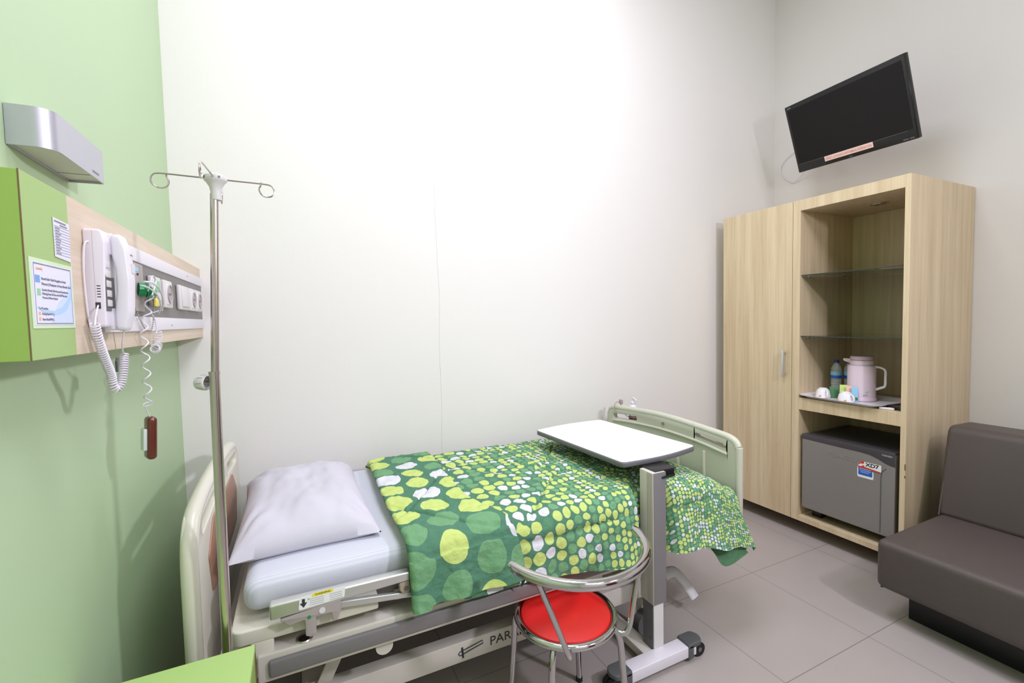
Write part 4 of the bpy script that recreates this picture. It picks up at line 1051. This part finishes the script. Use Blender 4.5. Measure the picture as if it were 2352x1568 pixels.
# ------------------------------------------------------------------ notices on the lime section
n1 = thing('contact_list', 'narrow white phone list with ruled lines above laminated notice', 'notice', (XPn, 1.19, 1.647))
obj('sheet', plate([[(1.160, 1.649), (1.2245, 1.645), (1.2265, 1.722), (1.160, 1.724)]], .0008, YP(XPn + .0010)), M['paper'], n1)
obj('printed_text', box(XPn + .0014, XPn + .0018, 1.164, 1.212, 1.7165, 1.7195), M['print_grey'], n1)
obj('printed_text', box(XPn + .0014, XPn + .0018, 1.186, 1.216, 1.7115, 1.7140), M['print_grey'], n1)
for k in range(11):
    z_ = 1.7085 - k * .0054
    obj('ruled_line', box(XPn + .0014, XPn + .0018, 1.162, 1.2245, z_, z_ + .0006), M['print_grey'], n1)
    if k < 10: obj('printed_text', box(XPn + .0014, XPn + .0018, 1.166, 1.180 + .014 * random.random(), z_ - .0036, z_ - .0018), M['print_grey'], n1)
n2 = thing('laundry_notice', 'laminated white and blue laundry notice on the lime section', 'notice', (XPn, 1.145, 1.516))
obj('laminate', box(XPn + .0002, XPn + .0010, 1.063, 1.2275, 1.512, 1.637), M['plastic_film'], n2)
shp = obj('sheet', box(XPn + .0010, XPn + .0015, 1.070, 1.221, 1.518, 1.630), M['paper'], n2)
ln = .0019
def L2(name, a, b_, c, d, m, label=None): return obj(name, box(XPn + .0015, XPn + ln, a, b_, c, d), M[m], n2, label=label)
L2('border_line', 1.075, 1.216, 1.6265, 1.6285, 'print_grey'); L2('border_line', 1.075, 1.216, 1.5200, 1.5215, 'print_grey')
L2('border_line', 1.0745, 1.0755, 1.520, 1.6285, 'print_grey'); L2('border_line', 1.2155, 1.2165, 1.520, 1.6285, 'print_grey')
obj('blue_field', plate([[(1.125, 1.522), (1.137, 1.540), (1.155, 1.560), (1.185, 1.575), (1.2148, 1.610), (1.2148, 1.522)]], .0003, YP(XPn + .0016)), M['print_pale'], n2)
obj('blue_swirl', plate([[(1.078, 1.550), (1.10, 1.546), (1.14, 1.545), (1.17, 1.552), (1.195, 1.568), (1.2148, 1.592), (1.2148, 1.572), (1.19, 1.547), (1.16, 1.538), (1.13, 1.537), (1.10, 1.541)]], .0005, YP(XPn + .0017)), M['print_blue'], n2)
L2('icon', 1.078, 1.094, 1.594, 1.607, 'print_mid'); L2('icon', 1.082, 1.094, 1.571, 1.583, 'print_green')
L2('icon', 1.083, 1.089, 1.536, 1.542, 'print_orange'); L2('icon', 1.083, 1.089, 1.526, 1.532, 'print_orange')
for (tx, y_, z_, s_) in (('Rumah Sakit Tidak Mengijinkan Untuk', 1.099, 1.600, .0062), ('Mencuci | Menjemur di Area Rumah Sakit', 1.099, 1.5905, .0068), ('Laundry Rumah Sakit karena Keterbatasan', 1.099, 1.580, .0060), ('Hubungi kami di Line atau Staff Ruangan', 1.099, 1.573, .0060), ('Perawat di Nurse Station', 1.099, 1.566, .0056), ('Tarif Laundry', 1.083, 1.546, .0062), ('Kering Rp.8000/Kg', 1.094, 1.5365, .0058), ('Basah Rp.6000/Kg', 1.094, 1.5265, .0058), ('Laundry', 1.083, 1.617, .0070)):
    obj('lettering', text_bm(tx, s_, frame_m((XPn + .0019, y_, z_), (0, 1, 0), (0, 0, 1)), .0002), M['print_grey' if tx != 'Laundry' else 'print_orange'], n2)

# ------------------------------------------------------------------ telephone
ph = thing('wall_telephone', 'white corded telephone mounted on the wooden panel section', 'telephone', (xf, 1.34, 1.50))
bd = plate([rpoly([(xf, 1.512), (xf, 1.728), (xf + .050, 1.728), (xf + .058, 1.700), (xf + .052, 1.60), (xf + .050, 1.512)], [.006, .007, .014, .01, .04, .007])], .098, frame_m((0, 1.338, 0), (1, 0, 0), (0, 0, 1)), bevel=.005)
pb = obj('body', bd, M['white_pl'], ph)
obj('parting_line', tube([(xf + .026, 1.2893, 1.515), (xf + .026, 1.2893, 1.724)], .0006, 4), M['mauve'], pb)
for k in range(5): obj('speaker_slot', box(xf + .030, xf + .040, 1.2890, 1.2897, 1.578 + k * .006, 1.580 + k * .006), M['pink2'], pb)
obj('cord_jack', box(xf + .024, xf + .038, 1.2886, 1.2930, 1.553, 1.567), M['ink'], pb)
obj('keypad_recess', box(xf + .049, xf + .0535, 1.292, 1.345, 1.548, 1.682, r=.001), M['dark_grey'], ph)
for k in range(5):
    for j in range(2):
        obj('key', box(xf + .050, xf + .0575, 1.295 + j * .013, 1.306 + j * .013, 1.558 + k * .0215, 1.573 + k * .0215, r=.0015), M['grey_pl'], ph)
hs = bmesh.new()
hp = rpoly([(xf + .062, 1.503), (xf + .062, 1.550), (xf + .070, 1.590), (xf + .071, 1.640), (xf + .063, 1.672), (xf + .062, 1.722), (xf + .090, 1.722), (xf + .106, 1.690), (xf + .112, 1.62), (xf + .106, 1.545), (xf + .092, 1.503)], [.011, .011, .03, .03, .011, .011, .013, .04, .08, .04, .012], 5)
hs = plate([hp], .043, frame_m((0, 1.333, 0), (1, 0, 0), (0, 0, 1)), bevel=.009)
hso = obj('handset', hs, M['white_pl'], ph)
obj('name_label', box(xf + .1085, xf + .1125, 1.328, 1.350, 1.636, 1.658), M['grey_pl'], hso)
obj('printed_mark', box(xf + .1045, xf + .1075, 1.334, 1.342, 1.676, 1.680), M['print_grey'], hso)
obj('printed_mark', box(xf + .1045, xf + .1075, 1.345, 1.350, 1.676, 1.680), M['print_grey'], hso)
obj('cradle_support', box(xf + .045, xf + .066, 1.317, 1.350, 1.505, 1.555, r=.004), M['white_pl'], ph)
obj('cradle_support', box(xf + .045, xf + .066, 1.317, 1.350, 1.675, 1.724, r=.004), M['white_pl'], ph)
def squash(o):
    o.data.transform(Matrix.Diagonal((.65, 1, 1, 1)))
    for c in bpy.data.objects:
        if c.parent is o: squash(c)
for c in list(bpy.data.objects):
    if c.parent is ph: squash(c)
# cords of the telephone
jx = xf + .020
cc1 = bmesh.new()
tube(spline([(jx, 1.289, 1.560), (jx + .001, 1.279, 1.552), (jx + .001, 1.268, 1.535), (jx + .001, 1.260, 1.516)], 6), .0018, 8, bm=cc1)
path = spline([(jx + .001, 1.260, 1.520), (jx + .001, 1.270, 1.495), (jx + .001, 1.286, 1.466), (jx + .001, 1.312, 1.430), (jx + .001, 1.334, 1.402), (jx + .001, 1.342, 1.376), (jx + .004, 1.351, 1.366), (jx + .010, 1.362, 1.378), (jx + .012, 1.376, 1.408), (jx + .010, 1.396, 1.446)], 10)
merge(cc1, helix(path, .0078, .0018, 46))
tube(spline([(jx + .010, 1.396, 1.446), (jx + .016, 1.365, 1.455), (jx + .022, 1.345, 1.475), (xf + .050, 1.334, 1.506)], 6), .0018, 8, bm=cc1)
obj('coiled_cord', cc1, M['white_pl'], ph)
obj('line_cord', tube(spline([(xf + .010, 1.290, 1.70), (xf + .006, 1.281, 1.69), (xf + .004, 1.276, 1.64), (xf + .004, 1.278, 1.57), (xf + .004, 1.288, 1.52), (xf + .004, 1.303, 1.490), (xf + .006, 1.33, 1.480)], 8), .002, 8), M['white_pl'], ph)
tgo = thing('grey_tag', 'small grey plastic tag hanging behind the coiled phone cord', 'tag', (xf + .010, 1.42, 1.40))
obj('plate', plate([rpoly([(1.408, 1.402), (1.428, 1.402), (1.430, 1.430), (1.418, 1.438), (1.408, 1.428)], .003)], .005, YP(xf + .010), bevel=.001), M['dark_grey'], tgo)
obj('string', tube([(xf + .010, 1.418, 1.434), (xf + .008, 1.41, 1.50), (xf + .006, 1.40, 1.515)], .0008, 5), M['mauve'], tgo)

# ------------------------------------------------------------------ nurse call pendant on a spiral cord
pd = thing('nurse_call_pendant', 'brown wooden call pendant hanging on a white spiral cord', 'call button', (-.39, 1.58, 1.13))
px_, py_ = -.392, 1.588
mpd = Matrix.Translation((px_, py_, 1.197)) @ Matrix.Rotation(.05, 4, 'Y') @ Matrix.Rotation(.5, 4, 'Z')
hb_ = box(-.012, .012, -.020, .020, -.060, .060, r=.0095, seg=5); hb_.transform(mpd)
obj('wooden_grip', hb_, M['mahogany'], pd)
sw = box(-.020, -.010, -.013, .013, -.033, .028, r=.002); sw.transform(mpd); obj('switch_plate', sw, M['mint'], pd, label='pale mint switch plate')
cs = bmesh.new()
tube(spline([(px_ + .001, py_, 1.256), (px_ - .004, py_ - .006, 1.275), (px_ - .006, py_ - .010, 1.292)], 5), .0018, 8, bm=cs)
for off in (-.008, .008):
    tube([(px_ - .002 + .007 * math.cos(t), py_ + off * .6 + .010 * math.cos(t), 1.293 + .005 * math.sin(t)) for t in [2 * PI * k / 16 for k in range(16)]], .0012, 6, closed=True, bm=cs)
path = spline([(px_, py_, 1.296), (px_, py_ - .003, 1.36), (px_, py_ - .001, 1.42), (px_, py_ - .004, 1.50), (px_ + .01, py_ + .006, 1.56), (px_ + .015, py_ + .012, 1.60)], 10)
merge(cs, helix(path, .0088, .0021, 7.0, 8, 20))
tube(spline([(px_ + .02, py_ + .012, 1.60), (px_ + .022, py_ + .028, 1.62), (px_ + .022, py_ + .05, 1.645), (px_ + .022, py_ + .02, 1.655), (px_ + .020, py_ + .0, 1.632), (px_ + .012, py_ + .01, 1.612)], 8), .0021, 8, bm=cs)
obj('spiral_cord', cs, M['white_pl'], pd)
# second coiled lead and bead chain
sc_ = thing('coiled_lead', 'short white coiled lead hanging under the green plug', 'cable', (-.39, 1.70, 1.44))
cs = bmesh.new()
tube(spline([(xf + .036, 1.67, 1.60), (xf + .045, 1.70, 1.585), (xf + .035, 1.73, 1.565), (xf + .025, 1.70, 1.555), (xf + .022, 1.68, 1.552), (xf + .022, 1.71, 1.530), (xf + .022, 1.72, 1.500), (xf + .022, 1.715, 1.492)], 8), .0016, 8, bm=cs)
merge(cs, helix(spline([(xf + .024, 1.715, 1.500), (xf + .024, 1.718, 1.475), (xf + .024, 1.712, 1.455), (xf + .024, 1.69, 1.443), (xf + .024, 1.675, 1.448)], 10), .0115, .0014, 11, 6, 16))
obj('lead', cs, M['white_pl'], sc_)
chn = bmesh.new()
cpt = spline([(xf + .014, 1.562, 1.565), (xf + .016, 1.60, 1.525), (xf + .018, 1.64, 1.502), (xf + .020, 1.685, 1.508), (xf + .020, 1.705, 1.545), (xf + .022, 1.705, 1.585), (xf + .024, 1.69, 1.605)], 6)
for p in cpt: bmesh.ops.create_uvsphere(chn, u_segments=8, v_segments=6, radius=.0024, matrix=Matrix.Translation(p))
tube(cpt, .0007, 4, bm=chn)
tag(obj('bead_chain', chn, M['steel']), 'steel bead chain looping below the green plug', 'chain')
tag(obj('white_tube', tube(spline([(xf + .06, 1.47, 1.628), (xf + .062, 1.53, 1.630), (xf + .060, 1.61, 1.617), (xf + .05, 1.69, 1.588), (xf + .035, 1.735, 1.560)], 8), .0024, 8), M['white_pl']), 'upper white tube arching from the phone past the plug', 'tube', 'white tubes beside the phone')
tag(obj('white_tube', tube(spline([(xf + .055, 1.47, 1.618), (xf + .057, 1.53, 1.614), (xf + .055, 1.61, 1.599), (xf + .045, 1.68, 1.572), (xf + .031, 1.715, 1.552)], 8), .0022, 8), M['white_pl']), 'lower white tube below the other arching past the plug', 'tube', 'white tubes beside the phone')

# ------------------------------------------------------------------ soap dispenser hooked on the footboard
sb = thing('soap_dispenser', 'pump soap bottle in a wire holder on the footboard', 'dispenser', (1.985, 2.325, .83))
c_ = (1.985, 2.350, .822)
obj('bottle', lathe([(0, 0), (.026, 0), (.028, .004), (.028, .032)], c_), M['soap'], sb, label='dark lower part of bottle')
obj('label_sleeve', lathe([(.028, .032), (.0285, .033), (.0285, .082), (.028, .088), (.022, .100), (.014, .106), (0, .106)], c_), M['white_pl'], sb)
pmp = lathe([(.0135, .1065), (.0145, .108), (.0145, .122), (.012, .126), (.005, .129), (.0045, .142), (0, .142)], c_, 20)
tube(spline([(1.985, 2.366, .967), (1.985, 2.35, .9705), (1.985, 2.330, .966), (1.985, 2.314, .957)], 6), [.0045] * 18 + [.003], 10, bm=pmp)
obj('pump', pmp, M['white_pl'], sb)
wh = bmesh.new()
tube([(1.985 + .031 * math.cos(2 * PI * k / 24), 2.350 + .031 * math.sin(2 * PI * k / 24), .845) for k in range(24)], .0016, 6, closed=True, bm=wh)
tube([(1.985 + .031 * math.cos(2 * PI * k / 24), 2.350 + .031 * math.sin(2 * PI * k / 24), .822) for k in range(24)], .0016, 6, closed=True, bm=wh)
tube(spline([(1.956, 2.361, .845), (1.950, 2.39, .86), (1.945, 2.415, .905), (1.935, 2.425, .932), (1.915, 2.428, .938), (1.893, 2.425, .925), (1.888, 2.42, .885), (1.892, 2.415, .862)], 6), .003, 8, bm=wh)
obj('wire_holder', wh, M['warm_metal'], sb)
obj('clip_pad', box(1.935, 1.95, 2.405, 2.435, .925, .955, r=.004), M['mauve'], sb)
